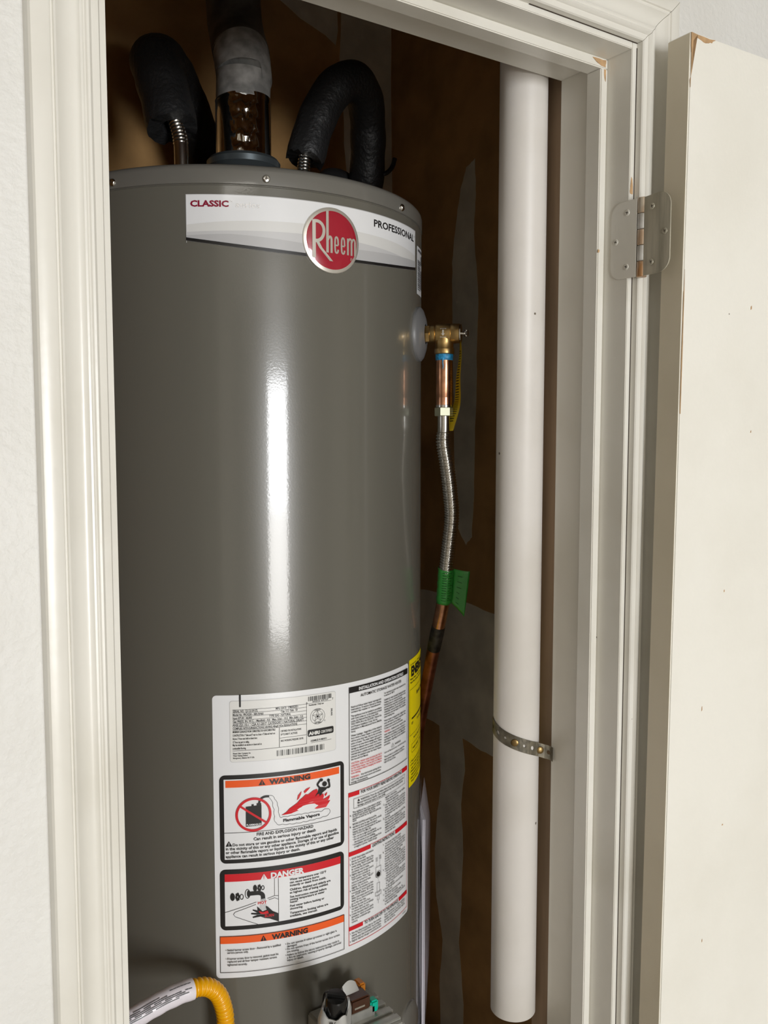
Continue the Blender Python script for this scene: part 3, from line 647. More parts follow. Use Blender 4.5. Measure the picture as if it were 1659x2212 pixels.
# safety / lighting column
part(LO, 'red_border', 'redink', sheet).frame(19.4, 147.0, 940.0, 1146.0, 0.6).line([(57.5, 1066.1), (111.8, 1066.1)], 0.5).line([(43, 965.0), (122, 965.0)], 0.5)
redband().rect(19.4, 37.4, 1140.2, 1145.8); redband().rect(130.8, 147.0, 1140.2, 1145.8)
K2.text('FOR YOUR SAFETY READ BEFORE OPERATING', 39.9, 1140.6, 4.0, 128.7, bold=0.02)
K2.frame(27.6, 138.6, 1123.2, 1136.6, 0.4)
K2.poly([(34.2, 1131.6), (36.2, 1134.6), (38.2, 1131.6)]).text('WARNING: If you do not follow these instructions and the Use & Care', 39.4, 1131.6, 2.4, 135.5)
para(K2, ['Manual instructions exactly, a fire or explosion may result causing property', 'damage, personal injury or loss of life.'], 34.0, 135.5, 1128.2, 1124.8, 2.3)
para(K2, ['This appliance has a pilot which is lit by a', 'piezo-electric spark gas ignition system.', 'Do NOT open the inner door of the', 'appliance and try to light the pilot by', 'hand!'], 26, 79.5, 1117.6, 1106.0, 2.2)
K2.text('A.', 21.2, 1114.2, 2.2).text('B.', 21.2, 1099.0, 2.2).text('C.', 82.6, 1110.4, 2.2).text('D.', 82.6, 1091.0, 2.2)
para(K2, ['BEFORE LIGHTING smell all around the', 'appliance area for gas. Be sure to smell', 'next to the floor because some gas is', 'heavier than air and will settle on the floor.', 'WHAT TO DO IF YOU SMELL GAS', '• Do not try to light any appliance.', '• Do not touch any electric switch; do not', '   use any phone in your building.', '• Immediately call your gas supplier from', "   a neighbor's phone. Follow the gas"], 26, 80, 1101.4, 1070.6, 2.2)
para(K2, ["supplier's instructions.", '• If you cannot reach your gas supplier,', '   call the fire department.', 'Use only your hand to push in or turn the gas', 'knob. Never use tools. If the knob will not', 'push in or turn by hand, do not try to repair', 'it, call a qualified service technician. Force', 'or attempted repair may result in a fire or', 'explosion.', 'Do not use this appliance if any part has', 'been under water. Immediately call a', 'qualified service technician to inspect the', 'appliance and to replace any part of the', 'control system and any gas control which', 'has been under water.'], 86.7, 141.0, 1119.6, 1071.0, 2.2)
redband().rect(19.4, 57.5, 1060.8, 1066.4); redband().rect(111.8, 147.0, 1060.6, 1066.2)
K2.text('LIGHTING INSTRUCTIONS', 60.4, 1061.2, 4.2, 108.7, bold=0.02)
para(K2, ['STOP! Read safety information', 'above on this label.', 'Set the thermostat dial to the', 'lowest setting "PILOT LIGHTING"', 'by turning the thermostat dial', 'clockwise until it stops.', 'Slightly depress the gas control', 'knob and turn clockwise to', '"OFF" position. Note: Knob', 'cannot be turned from "PILOT"', 'position unless pushed down', 'slightly. Do not force.', 'Wait five (5) minutes to clear', 'out any gas. If you smell any', 'gas, STOP! Follow "B" in the', 'safety information above on this', "label. If you don't smell gas,", 'go to the next step.', 'Remove the outer door from', 'the water heater. Do not attempt', 'to remove the inner door.', 'Locate the piezo-electric spark', 'generator, which is located on', 'top of the combination gas', 'control.'], 24.1, 63.5, 1055.6, 969.8, 2.15)
para(K2, ['Turn the gas control knob counter-', 'clockwise to the "PILOT" position.', 'Depress and hold the gas control knob in.', 'Immediately push in the piezo ignitor button', 'until it clicks. Repeat the button once per', 'second until the pilot lights, looking', 'through the sight glass for light.', 'Continue to hold the gas control knob in for', 'about one (1) minute after the pilot is lit.', 'Release knob and it will pop back up. Pilot', 'should remain lit. If it goes out, repeat', '• If knob does not pop up when released,', '   stop and immediately call your service', '   technician or gas supplier.', '• If the pilot will not stay lit after several', '   tries, turn the gas control knob clockwise', '   to "OFF" and call your service technician', '   or gas supplier.', 'Close the sight glass cover and replace', 'the outer door.', 'Turn the gas control knob counter-', 'clockwise to "ON" position.', 'Turn thermostat to desired setting. The', 'mark indicated by a triangle is preferred', 'to start at this setting.'], 86.3, 141.5, 1055.2, 970.6, 2.1)
for i, z in enumerate((1055.6, 1048.6, 1034.4, 1012.8, 991.4, 980.6)): K2.text('%d.' % (i + 1), 20.9, z, 2.0)
for i, z in enumerate((1055.2, 1044.6, 1020.0, 991.8, 984.8, 977.4)): K2.text('%d.' % (i + 7), 82.0, z, 2.0)
K2.frame(67.0, 77.6, 1016.5, 1030.6, 0.4).disc(72.4, 1019.6, 3.4, 3.4).ring(72.4, 1019.6, 5.0, 5.0, 0.4).line([(69, 1030), (69, 1037)], 0.3).line([(75, 1030), (75.6, 1039)], 0.3).line([(72.4, 1013), (72.4, 1010)], 0.3)
K2.frame(69.4, 75.2, 994, 1008, 0.4).frame(66.4, 78.0, 990.4, 996, 0.4).frame(70.2, 74.2, 984, 990, 0.35).line([(72, 984), (72, 979)], 0.4)
for z in (1038.4, 1040.4, 1042.4): K2.text('Knob', 67.2, z, 1.3, 71.0).text('Adjust', 74.0, z + 1.4, 1.3, 78.4)
redband().rect(19.4, 43.1, 960.0, 965.2); redband().rect(121.8, 147.0, 960.0, 965.4)
K2.text('TO TURN GAS OFF TO THE APPLIANCE', 45.8, 960.2, 4.3, 118.9, bold=0.02)
para(K2, ['Set the thermostat dial to the lowest', 'setting "PILOT LIGHTING" by turning the', 'thermostat dial clockwise until it stops.', 'Slightly depress the gas control knob and'], 24, 79.5, 955.0, 944.2, 2.1)
para(K2, ['turn clockwise to "OFF" position.', 'Knob cannot be turned from "PILOT"', 'position unless pushed down slightly.', 'Do not use force.'], 85.4, 141.0, 956.0, 945.2, 2.1)
K2.text('1.', 20.8, 955.0, 2.0).text('2.', 20.8, 944.2, 2.0).text('AP18224-2', 132, 935.6, 1.6, 144)
K2.build('black_print', 'ink', sheet)['kind'] = 'stuff'; FG.build('fleeing_figure', 'ink', sheet)
for p, n_, m_, par in PIECES: p.build(n_, m_, par)

# ---- data plate sticker on the sheet
pl = Print(0.0009).rrect(-134.4, 0.4, 1207.9, 1283.6, 3).build('data_plate', 'plate', wh)
pl['label'] = 'serial and rating sticker with barcodes'
Print(0.0006).rrect(-135.0, 1.0, 1207.3, 1284.2, 3.2).build('sticker_edge', 'band2', pl)
Q = Print(0.0013)
for t, a, z, e, cap in [('SERIAL NO  Q112139172', -130.9, 1269.6, -101.0, 2.9), ('MFG. DATE  17MAR2021', -79.0, 1270.3, -51.0, 2.9), ('Model No  PROG50 - 38N RH60', -131, 1265.4, -94.0, 2.7), ('Cap. U.S. Gals.  50', -72.5, 1266.2, -51.5, 2.7),
                     ('Input BTUH  38,000', -131, 1261.2, -108.0, 2.7), ('TYPE GAS - NATURAL', -87.0, 1261.6, -60.0, 2.7), ('Gas PRESS. IN. W.C. - Manifold - 4.0   Max. Inlet - 10.5  Min. Inlet - 5.0', -131, 1257.0, -44.5, 2.7),
                     ('ANSI Z21.10.1 * CSA 4.1-2017  CATEGORY I NATURAL DRAFT', -131.2, 1252.6, -43.5, 2.9), ('COMPLIES WITH JURISDICTIONS HAVING 40ng/J NOx REGULATIONS', -131.2, 1248.4, -52.0, 2.6),
                     ('MINIMUM CLEARANCE FROM COMBUSTIBLE OR NONCOMBUSTIBLE', -131.3, 1244.2, -79.6, 2.5), ('CONSTRUCTION: 1" Sides and 0" rear in a closet - 6" Sides and rear in an', -131.3, 1239.8, -80.0, 2.5), ('Alcove. 2" from vent draft in closet door.', -131.4, 1235.6, -101.5, 2.5), ('12" from top part to ceiling.', -131.5, 1231.4, -111.5, 2.5), ('May be installed in an alcove or closet and on', -131.5, 1227.8, -96.5, 2.5), ('combustible flooring.', -131.6, 1223.6, -115.5, 2.5),
                     ('CERTIFIED FOR INSTALLATIONS', -73.0, 1241.4, -47.0, 2.3), ('UP TO 8400 FT. ALTITUDE', -73.0, 1237.2, -52.0, 2.3), ('MAX WORKING PRESSURE 150 PSI', -73.0, 1229.2, -44.5, 2.3), ('ASSEMBLED IN MEXICO', -34.6, 1224.2, -12.6, 2.2), ('Residential / Only use', -36.7, 1270.2, -16.6, 1.9),
                     ('Rheem Sales Company, Inc', -131.3, 1217.6, -110.0, 1.9), ('Water Heating Division', -131.3, 1214.8, -113.5, 1.9), ('Montgomery, Alabama 36117 USA', -131.3, 1211.8, -105.5, 1.9), ('0', -40.2, 1272.8, 2.6, -38.8), ('7', -4.6, 1273.6, 2.6, -3.2), ('20352 64157', -32.0, 1274.2, -10, 1.7)]:
    if cap < 0: cap, e = e, cap
    Q.text(t, a, z, cap, e)
Q.text('30LNG', -6.4, 1262.8, 2.2, None, rot=True)
for z in (1273.0, 1269.0, 1264.7, 1260.4, 1256.2, 1252.0, 1247.8): Q.line([(-131.2, z), (-39.7, z + 0.2)], 0.35)
Q.line([(-131.6, 1221.9), (-39.9, 1222.6)], 0.4).line([(-39.7, 1274.0), (-39.9, 1222.6)], 0.4).line([(-74.6, 1247.6), (-74.7, 1222.4)], 0.6).line([(-74.6, 1234.0), (-39.9, 1234.2)], 0.4).line([(-34, 1222.8), (-6, 1223)], 0.3).line([(-39.7, 1273.2), (-6.0, 1273.2)], 0.3)
def bars(pr, a0, a1, b0, b1, n, seed):
    rr = random.Random(seed); ws = [rr.choice((1, 1, 2, 3)) for _ in range(2 * n)]; k = (a1 - a0) / sum(ws); a = a0
    for i, w_ in enumerate(ws):
        if i % 2 == 0: pr.rect(a, a + w_ * k * 0.9, b0, b1)
        a += w_ * k
bars(Q, -37.6, -5.4, 1276.2, 1281.9, 24, 3); bars(Q, -78.1, -14.6, 1211.6, 1218.8, 34, 5)
Q.ring(-25.0, 1255.5, 10.0, 10.0, 0.35).ring(-25.0, 1255.5, 7.2, 7.2, 0.3)
st = [(-25 + 7.0 * math.cos(PI / 2 + i * 4 * PI / 5), 1255.5 + 7.0 * math.sin(PI / 2 + i * 4 * PI / 5)) for i in range(6)]
Q.line(st, 0.35).text('DESIGN', -29.2, 1263.0, 1.7, -20.8).text('CERTIFIED', -30.2, 1246.4, 1.6, -19.8).disc(-25, 1255.4, 1.4, 1.4).ring(-15.2, 1248.8, 0.9, 0.9, 0.25, 12)
Q.rrect(-38.6, -2.8, 1230.9, 1239.7, 2.0)
Q.line([(-122.0, 1291.6), (-122.1, 1277.1)], 2.1).disc(-122.1, 1277.1, 1.05, 1.05, 12)
Q.build('black_print', 'ink', pl)
Print(0.0017).text('AHRI', -37.0, 1233.0, 4.0, -22.6, bold=0.05).text('CERTIFIED', -21.2, 1233.4, 3.2, -5.0, bold=0.02).build('white_print', 'plate', pl)

# ---- yellow energy label and upc sticker
ye = Print(0.0004).rrect(155.8, 300.0, 1109.5, 1293.0, 2).build('energy_label', 'yellow', wh)
ye['label'] = 'yellow energy guide label wrapping round the tank side'
Y = Print(0.0008)
Y.text('ENERGYGUIDE', 163.8, 1268.6, 13.0, 292.0, bold=0.05).text('U.S. Government', 160.5, 1284.2, 2.2, 190).text('Federal law prohibits removal of this label', 196, 1284.2, 2.0, 292)
para(Y, ['Water Heater - Natural Gas          Rheem Sales Company, Inc', 'Tank Size (Storage Capacity): 50 gallons'], 160.0, 292.0, 1263.1, 1258.4, 2.4)
Y.line([(158.8, 1249.6), (297, 1249.6)], 0.4).line([(158.8, 1183.6), (297, 1183.6)], 0.4).line([(158.8, 1249.6), (158.8, 1183.6)], 0.4).text('Estimated Yearly Energy Cost', 192.0, 1236.0, 5.0, 280)
Y.line([(167.1, 1206.6), (290, 1206.6)], 2.0).text('$219', 166.4, 1198.4, 3.2, 174).text('Cost Range of Similar Models', 196, 1197.8, 2.6, 262)
Y.text('First Hour Rating (How much hot water you get in the first hour)', 176.0, 1175.6, 2.6, 290).frame(167.4, 285, 1157.0, 1169.6, 0.4).text('very small   low   medium   high', 172, 1161.4, 3.0, 280)
para(Y, ['• Your cost will depend on your utility rates and use.', '• Cost range based only on models fueled by natural', '   gas with a high first hour rating.', '• Estimated energy cost based on a national average', '   natural gas cost of $1.09 per therm.', '• Estimated yearly energy use: 201 therms.', '   ftc.gov/energy'], 160.6, 296.0, 1144.0, 1115.0, 2.4)
Y.build('black_print', 'ink', ye)
up = Print(0.0005).rrect(187.6, 226.0, 1802.5, 1868.0, 2).build('upc_label', 'label', wh)
up['label'] = 'small white barcode sticker on the tank side'
U = Print(0.0009)
for i in range(16): U.rect(191.5, 212.0, 1809.0 + i * 2.6, 1810.4 + i * 2.6 + (i % 3) * 0.25)
U.rect(193, 222, 1861.2, 1864.4).rect(215.5, 222, 1846, 1858).rect(215.5, 222, 1812, 1838)
U.build('black_print', 'inkgrey', up)
# faint vertical seam of the outer jacket
Print(0.0003).rect(166.6, 168.2, 560, 1108).build('jacket_seam', 'tank2', wh)

# ------------------------------------------------------------------ hot and cold connections in black foam
def rgh(r, amp): return r * (1 + random.uniform(-amp, amp))
def foam_pipe(name, label, core, path, r, thr):
    t = thing(name, label, 'water pipe', core[0])
    P = catmull(core, 8); P = resample(P, 0.0012)
    MB().tube(P, [0.0092 + 0.0011 * abs(math.sin(i * PI / 4)) if (P[i].z - P[0].z) > thr else 0.0096 for i in range(len(P))], 20).build('nipple', 'steel', t, smooth=True, angle=60)
    F = resample(catmull(path, 12), 0.006); n = 28; V = []
    mb = MB(); mb.tube(F, [r * (1 + 0.018 * math.sin(i * 0.7) + random.uniform(-0.008, 0.008)) for i in range(len(F))], n, caps=False)
    mb.tube(F[:6], r * 0.42, n, caps=False)
    d = (F[0] - F[1]).normalized()
    mb.v = [tuple(Vector(p)) for p in mb.v]
    # ragged annular mouth
    k = len(F) * n
    for j in range(n): mb.v[j] = tuple(Vector(mb.v[j]) + d * random.uniform(-0.002, 0.006))
    mb.f += [(j, (j + 1) % n, k + (j + 1) % n, k + j) for j in range(n)]
    mb.build('foam_sleeve', 'foam', t, smooth=True, angle=70)
    return t
fl = foam_pipe('insulated_pipe', 'black foam covered water pipe arching back past the silver vent',
     [(0.4723, 0.4744, 1.9245), (0.4723, 0.4744, 1.97), (0.4721, 0.4774, 2.0094), (0.466, 0.484, 2.04)],
     [(0.4645, 0.4870, 2.0270), (0.4622, 0.5010, 2.0660), (0.4592, 0.5180, 2.1030), (0.4622, 0.5420, 2.1290), (0.4850, 0.5800, 2.1500), (0.520, 0.6250, 2.1500), (0.5590, 0.6600, 2.1150), (0.5950, 0.6900, 2.0650), (0.622, 0.7200, 2.015), (0.632, 0.76, 1.985), (0.634, 0.8195, 1.978)], 0.0345, 0.078)
fr = foam_pipe('insulated_pipe', 'black foam covered water pipe looping over like a cane handle',
     [(0.6680, 0.4891, 1.9245), (0.6692, 0.4891, 1.985), (0.6715, 0.4890, 2.0200), (0.676, 0.488, 2.04)],
     [(0.6725, 0.4888, 2.0200), (0.6860, 0.4884, 2.0640), (0.7040, 0.4860, 2.1040), (0.7290, 0.4850, 2.1370), (0.7640, 0.4960, 2.1540), (0.7990, 0.5200, 2.1430), (0.8200, 0.5440, 2.1130), (0.8330, 0.5640, 2.0700), (0.8430, 0.5900, 2.0180), (0.848, 0.640, 1.975), (0.850, 0.72, 1.962), (0.85, 0.8195, 1.960)], 0.0290, 0.045)
MB().tube(catmull([(0.848, 0.560, 2.040), (0.862, 0.552, 2.045), (0.872, 0.549, 2.056), (0.876, 0.547, 2.070)], 6), 0.0038, 8).build('cable_tie', 'foam', fr, smooth=True)
MB().tube(catmull([(0.770, 0.60, 2.020), (0.79, 0.61, 2.035), (0.82, 0.615, 2.03), (0.83, 0.62, 1.98)], 8), 0.020, 18).build('foam_elbow', 'foam', fr, smooth=True)

# ------------------------------------------------------------------ vent
vt = thing('vent_pipe', 'galvanised steel flue pipe wrapped with crinkled foil tape', 'vent pipe', (0.583, 0.512, 1.923))
vx, vy = 0.583, 0.5125
MB().lathe([(0.078, 1.9235), (0.076, 1.932), (0.066, 1.975), (0.053, 1.995), (0.0535, 2.003), (0.050, 2.0075), (0.043, 2.0095)], (vx, vy, 0), n=48).build('draft_hood', 'collar', vt, smooth=True)
rnd = random.Random(11)
pr = [(0.0402, 2.004)]
FO = MB(); n = 96; rows = 40; V = []
_g = {}
def fz(j, k):                                              # coarse random folds, linearly interpolated
    def g(a, b): return _g.setdefault((a % 48, b), rnd.random())
    a, fa = divmod(j / 2.0 + 0.06 * k, 1); b, fb = divmod(k / 3.0, 1); a, b = int(a), int(b)
    return (g(a, b) * (1 - fa) + g(a + 1, b) * fa) * (1 - fb) + (g(a, b + 1) * (1 - fa) + g(a + 1, b + 1) * fa) * fb
ridges = [(rnd.uniform(-0.75, 0.55), rnd.uniform(-1.4, 1.4), rnd.uniform(0.02, 0.06), rnd.uniform(0.2, 1.0), rnd.uniform(0.0, 0.6)) for _ in range(12)]
for k in range(rows + 1):
    z = 2.006 + (2.094 - 2.006) * k / rows; v = k / rows
    for j in range(n):
        t = 2 * PI * j / n; ctr = -1.98                       # crinkles run down the front
        d = math.atan2(math.sin(t - ctr), math.cos(t - ctr)); amp = math.exp(-(d / 0.34) ** 2); rr_ = 0.0
        for a, sl, w_, h, v0 in ridges:
            rr_ += h * math.exp(-(((d - a * 0.4 - sl * 0.25 * (v - 0.5)) / w_) ** 2)) * math.exp(-((v - v0) / 0.45) ** 2)
        amp = math.exp(-(d / 0.45) ** 4); flat = math.cos(0.42) / math.cos(d) if abs(d) < 0.42 else 1.0
        saw = (v * 4.2 + 0.5 * math.sin(5 * d + 2) + 0.3 * math.sin(13 * d)) % 1.0; saw = saw / 0.8 if saw < 0.8 else (1 - saw) / 0.2
        e = 0.0402 * (0.3 + 0.7 * flat) + 0.0040 * amp * (saw - 0.3) * min(1, 6 * v) * min(1, 6 * (1 - v)) + 0.0012 * amp * rr_ + 0.0026 * amp * (fz(j, k) - 0.5) + (0.0006 * math.exp(-((v - 0.985) / 0.02) ** 2))
        V.append((vx + e * math.cos(t) + 0.003 * v, vy + e * math.sin(t) + 0.006 * v, z + (0.003 * math.cos(t + 1.0) if k == rows else 0)))
FO.add(V, [(i * n + j, i * n + (j + 1) % n, (i + 1) * n + (j + 1) % n, (i + 1) * n + j) for i in range(rows) for j in range(n)])
FO.build('foil_tape', 'foil', vt, smooth=True, angle=60)
MB().tube([(vx + 0.002, vy + 0.004, 2.085), (vx + 0.0035, vy + 0.0065, 2.10), (vx + 0.005, vy + 0.007, 2.131)], [0.0392, 0.0394, 0.0396], 48).build('lower_pipe', 'galv', vt, smooth=True)
MB().tube(catmull([(vx + 0.0045, vy + 0.007, 2.128), (vx + 0.006, vy + 0.008, 2.1305), (vx + 0.007, vy + 0.014, 2.150), (vx + 0.011, vy + 0.028, 2.172)], 4), [0.0412] * 4 + [0.0406] * 4 + [0.041] * 4 + [0.0412], 48).build('elbow', 'galv', vt, smooth=True)
MB().tube([(vx + 0.010, vy + 0.024, 2.166), (vx + 0.022, vy + 0.062, 2.205), (vx + 0.026, vy + 0.080, 2.235), (vx + 0.026, vy + 0.085, 2.27), (vx + 0.026, vy + 0.085, CZ)], [0.0416, 0.0416, 0.0418, 0.0416, 0.0416], 48).build('upper_pipe', 'galvdark', vt, smooth=True)

# ------------------------------------------------------------------ relief valve
ax = Vector((0.695, -0.719, 0)); A0 = Vector((TX, TY, 1.7485)) + ax * TR
rv = thing('relief_valve', 'brass temperature relief valve with yellow tag, on the tank side', 'relief valve', A0)
V = []; nn = 40; pl_ = [(0.038, 0.0), (0.0375, 0.003), (0.034, 0.006), (0.024, 0.0095), (0.0155, 0.011), (0.0145, 0.0095)]
tv = Vector((-ax.y, ax.x, 0)); F = []
for r_, h in pl_:
    for j in range(nn):
        t = 2 * PI * j / nn; a, b = r_ * math.cos(t), r_ * math.sin(t)
        sag = TR - math.sqrt(TR * TR - a * a); V.append(A0 + tv * a + Vector((0, 0, b)) + ax * (h - sag * (1.0 if h < 0.004 else 0.6)))
for i in range(len(pl_) - 1): F += [(i * nn + j, i * nn + (j + 1) % nn, (i + 1) * nn + (j + 1) % nn, (i + 1) * nn + j) for j in range(nn)]
MB().add(V, F).build('escutcheon', 'greyplastic', rv, smooth=True)
B0 = A0 + ax * 0.006
MB().lathe([(0.0105, 0.0), (0.0105, 0.003), (0.0125, 0.0035), (0.0125, 0.010), (0.0108, 0.0105), (0.0118, 0.014)], B0, ax, n=6, caps=True).build('hex_collar', 'brass', rv)
MB().lathe([(0.0105, 0.010), (0.0120, 0.0125), (0.0120, 0.0175), (0.0112, 0.018), (0.0132, 0.0195), (0.0137, 0.021), (0.0137, 0.0400), (0.0130, 0.0402), (0.0136, 0.0412), (0.0136, 0.0520), (0.0126, 0.0528), (0.006, 0.0528)], B0, ax, n=36).build('body', 'brass', rv, smooth=True)
dc = B0 + ax * 0.0305
MB().lathe([(0.0120, 0.004), (0.0128, -0.012), (0.0128, -0.0195), (0.0135, -0.0205), (0.0140, -0.0225), (0.0140, -0.0275), (0.0128, -0.0285), (0.011, -0.0285)], dc, (0, 0, 1), n=36).build('outlet', 'brass', rv, smooth=True)
vd = Vector((0.0 - dc.x, -0.7203 - dc.y, 0)).normalized(); vd = (vd - ax * vd.dot(ax)).normalized()
fp = dc + vd * 0.0128; au = ax; pm = MB()
def onb(u, z, e): return dc + ax * u + vd * (math.sqrt(max(0, 0.0137 ** 2 - z * z)) + e) + Vector((0, 0, z))
for a0, a1, b0, b1 in ((-0.0042, -0.0034, -0.006, 0.006), (0.0034, 0.0042, -0.006, 0.006), (-0.0042, 0.0042, 0.0054, 0.0062), (-0.0042, 0.0042, -0.0062, -0.0054)):
    pm.add([onb(a0, b0, .0004), onb(a1, b0, .0004), onb(a1, b1, .0004), onb(a0, b1, .0004)], [(0, 1, 2, 3)])
pm.add([onb(-.0012, .004, .0004), onb(.0012, .004, .0004), onb(.0012, -.001, .0004), onb(.0026, -.001, .0004), onb(0, -.0042, .0004), onb(-.0026, -.001, .0004), onb(-.0012, -.001, .0004)], [(0, 1, 2, 3, 4, 5, 6)])
pm.build('flow_arrow', 'silver', rv)
E0 = B0 + ax * 0.0528
MB().lathe([(0.0128, 0.0), (0.0128, 0.0014), (0.0030, 0.0014), (0.0022, 0.0016), (0.0022, 0.0062), (0.0040, 0.0064), (0.0044, 0.0082), (0.0034, 0.0104), (0.001, 0.0112)], E0, ax, n=24).build('test_lever', 'chrome', rv, smooth=True)
tp = MB().lathe([(0.0026, -0.0045), (0.0030, -0.003), (0.0030, 0.003), (0.0026, 0.0045)], E0 + ax * 0.0085 + Vector((0, 0, 0.0)), (0, 0, 1), n=16).build('lever_pin', 'chrome', rv, smooth=True)
tgp = [E0 + ax * 0.001 + Vector((0, 0, -0.004)), E0 + ax * 0.0022 + Vector((0, 0, -0.03)), E0 + ax * 0.0005 + Vector((0, 0, -0.06)), E0 + ax * 0.0012 + Vector((0, 0, -0.09)), E0 + ax * -0.001 + Vector((0, 0, -0.107)), E0 + ax * -0.009 + Vector((0, 0, -0.135))]
TP = catmull(tgp, 8); mb = MB(); V = []
for i, p in enumerate(TP):
    k = i / (len(TP) - 1); wv = 0.0045 + 0.010 * min(1, k * 1.4); dirw = (-ax * (0.35 + 0.6 * k) - vd * 0.65).normalized()
    for e in (0, 0.0006):
        V += [p + vd * e, p + dirw * wv * (1.0 if k < 0.85 else 1.3) + vd * e + Vector((0, 0, -0.001))]
n = len(TP)
for i in range(n - 1):
    a, b = 4 * i, 4 * i + 4
    mb.f += [(a, b, b + 1, a + 1), (a + 2, a + 3, b + 3, b + 2), (a, a + 2, b + 2, b), (a + 1, b + 1, b + 3, a + 3)]
mb.v = [tuple(v) for v in V]; tg = mb.build('warning_tag', 'tagyellow', rv, smooth=True)
pr_ = MB()
for i in range(6, n - 4):
    a = Vector(V[4 * i + 2]); b = Vector(V[4 * i + 3]); c = (Vector(V[4 * i + 6]) - a) * 0.35
    pr_.add([a.lerp(b, .3) + vd * .0003, a.lerp(b, .92) + vd * .0003, a.lerp(b, .92) + c + vd * .0003, a.lerp(b, .3) + c + vd * .0003], [(0, 1, 2, 3)])
pr_.build('tag_print', 'ink', tg)

# ------------------------------------------------------------------ discharge line
top = dc + Vector((0, 0, -0.0285))
dg = thing('discharge_line', 'copper and corrugated steel drain line below the brass valve', 'drain line', (top.x, top.y, 1.10))
MB().lathe([(0.0122, 0.001), (0.0124, -0.003), (0.0121, -0.0075), (0.0115, -0.0085)], top, n=28).build('sealant_ring', 'bluedope', dg, smooth=True)
drip = MB(); fr0 = top + vd * 0.0116
drip.tube([fr0 + Vector((0, 0, -.006)), fr0 + ax * -.0006 + Vector((0, 0, -.012)), fr0 + ax * .0003 + Vector((0, 0, -.017)), fr0 + ax * -.0004 + Vector((0, 0, -.021))], [.0016, .0009, .0007, .0004], 8).build('sealant_drip', 'bluedope', dg, smooth=True)
MB().lathe([(0.0112, -0.004), (0.0115, -0.008), (0.0115, -0.060)] + [(0.0112 + 0.0005 * (i % 2), -0.0605 - 0.0011 * i) for i in range(9)] + [(0.0114, -0.0706)], top, n=32).build('copper_adapter', 'copper', dg, smooth=True, angle=80)
MB().lathe([(0.0118, -0.0706), (0.0118, -0.0738), (0.011, -0.0738)], top, n=28).build('nut_washer', 'chrome', dg, smooth=True)
MB().lathe([(0.0118, -0.0738), (0.0132, -0.0746), (0.0132, -0.0852), (0.0122, -0.0862), (0.008, -0.0862)], top, n=6).build('flare_nut', 'nut', dg)
fx = [top + Vector((0, 0, -0.084)), top + Vector((0, 0, -0.100)), Vector((0.7600, 0.2640, 1.6020))]
dx = top - Vector((0.7672, 0.2679, 0)); dx.z = 0
def sh(p, k): return Vector(p) + dx * k
path = [top + Vector((0, 0, -0.084)), top + Vector((0, 0, -0.104)), sh((0.7660, 0.2672, 1.5950), .98), sh((0.7700, 0.2638, 1.5622), .9), sh((0.7779, 0.2662, 1.5231), .9), sh((0.7842, 0.2708, 1.4899), .9), sh((0.7854, 0.2782, 1.4496), .9), sh((0.7866, 0.2858, 1.412), .9), sh((0.7924, 0.2962, 1.3729), .9)]
FX = resample(catmull(path, 16), 0.0006); L0 = 0.026
MB().tube(FX, [0.0090 if i * 0.0006 < L0 else 0.0088 + 0.0020 * abs(math.sin(i * 0.0006 / 0.0040 * PI)) for i in range(len(FX))], 24).build('corrugated_hose', 'steel', dg, smooth=True, angle=80)
cp = [sh((0.7905, 0.2935, 1.385), .9), sh((0.7935, 0.3051, 1.3475), .9), sh((0.8032, 0.3398, 1.2737), .8), sh((0.8190, 0.3835, 1.1894), .6), sh((0.832, 0.4181, 1.1183), .5), sh((0.856, 0.47, 1.0), .3)]
CP = catmull(cp, 8)
MB().tube(CP[:14], 0.0098, 24).build('copper_coupling', 'copper', dg, smooth=True)
MB().tube(CP[11:16], [0.0101, 0.0104, 0.0104, 0.0102, 0.0100], 24).build('solder_joint', 'solder', dg, smooth=True)
MB().tube(CP[12:], 0.0098, 24).build('copper_pipe', 'oldcopper', dg, smooth=True)
# green paper tag folded round the hose
gt = MB(); V = []; gp0, gp1 = sh((0.7866, 0.2858, 1.415), .9), sh((0.7928, 0.2985, 1.362), .9)
gax = (gp1 - gp0).normalized(); ga = (ax - gax * ax.dot(gax)).normalized(); gb = gax.cross(ga)
if gb.dot(vd) < 0: gb = -gb
rows = 14; cols = 26
for i in range(rows + 1):
    k = i / rows; c0 = gp0.lerp(gp1, k)
    for j in range(cols + 1):
        q = j / cols
        if q < 0.62:
            t = PI * 1.06 - (PI * 1.06) * (q / 0.62); r_ = 0.0112 + 0.0005 * math.sin(9 * k * PI + j)
            p = c0 + ga * (r_ * math.cos(t)) + gb * (r_ * math.sin(t))
        else:
            u = (q - 0.62) / 0.38; p = c0 + ga * (0.0112 + u * (0.024 - 0.004 * k)) + gb * (0.003 * math.sin(u * 2.4 + k * 3) + 0.002 * u) + gax * (0.020 * u * k)
        V.append(p)
w1 = cols + 1
gt.add(V, [(i * w1 + j, i * w1 + j + 1, (i + 1) * w1 + j + 1, (i + 1) * w1 + j) for i in range(rows) for j in range(cols)])
go = gt.build('green_tag', 'green', dg, smooth=True, angle=80)
md = go.modifiers.new('thickness', 'SOLIDIFY'); md.thickness = 0.0004
pm = MB()
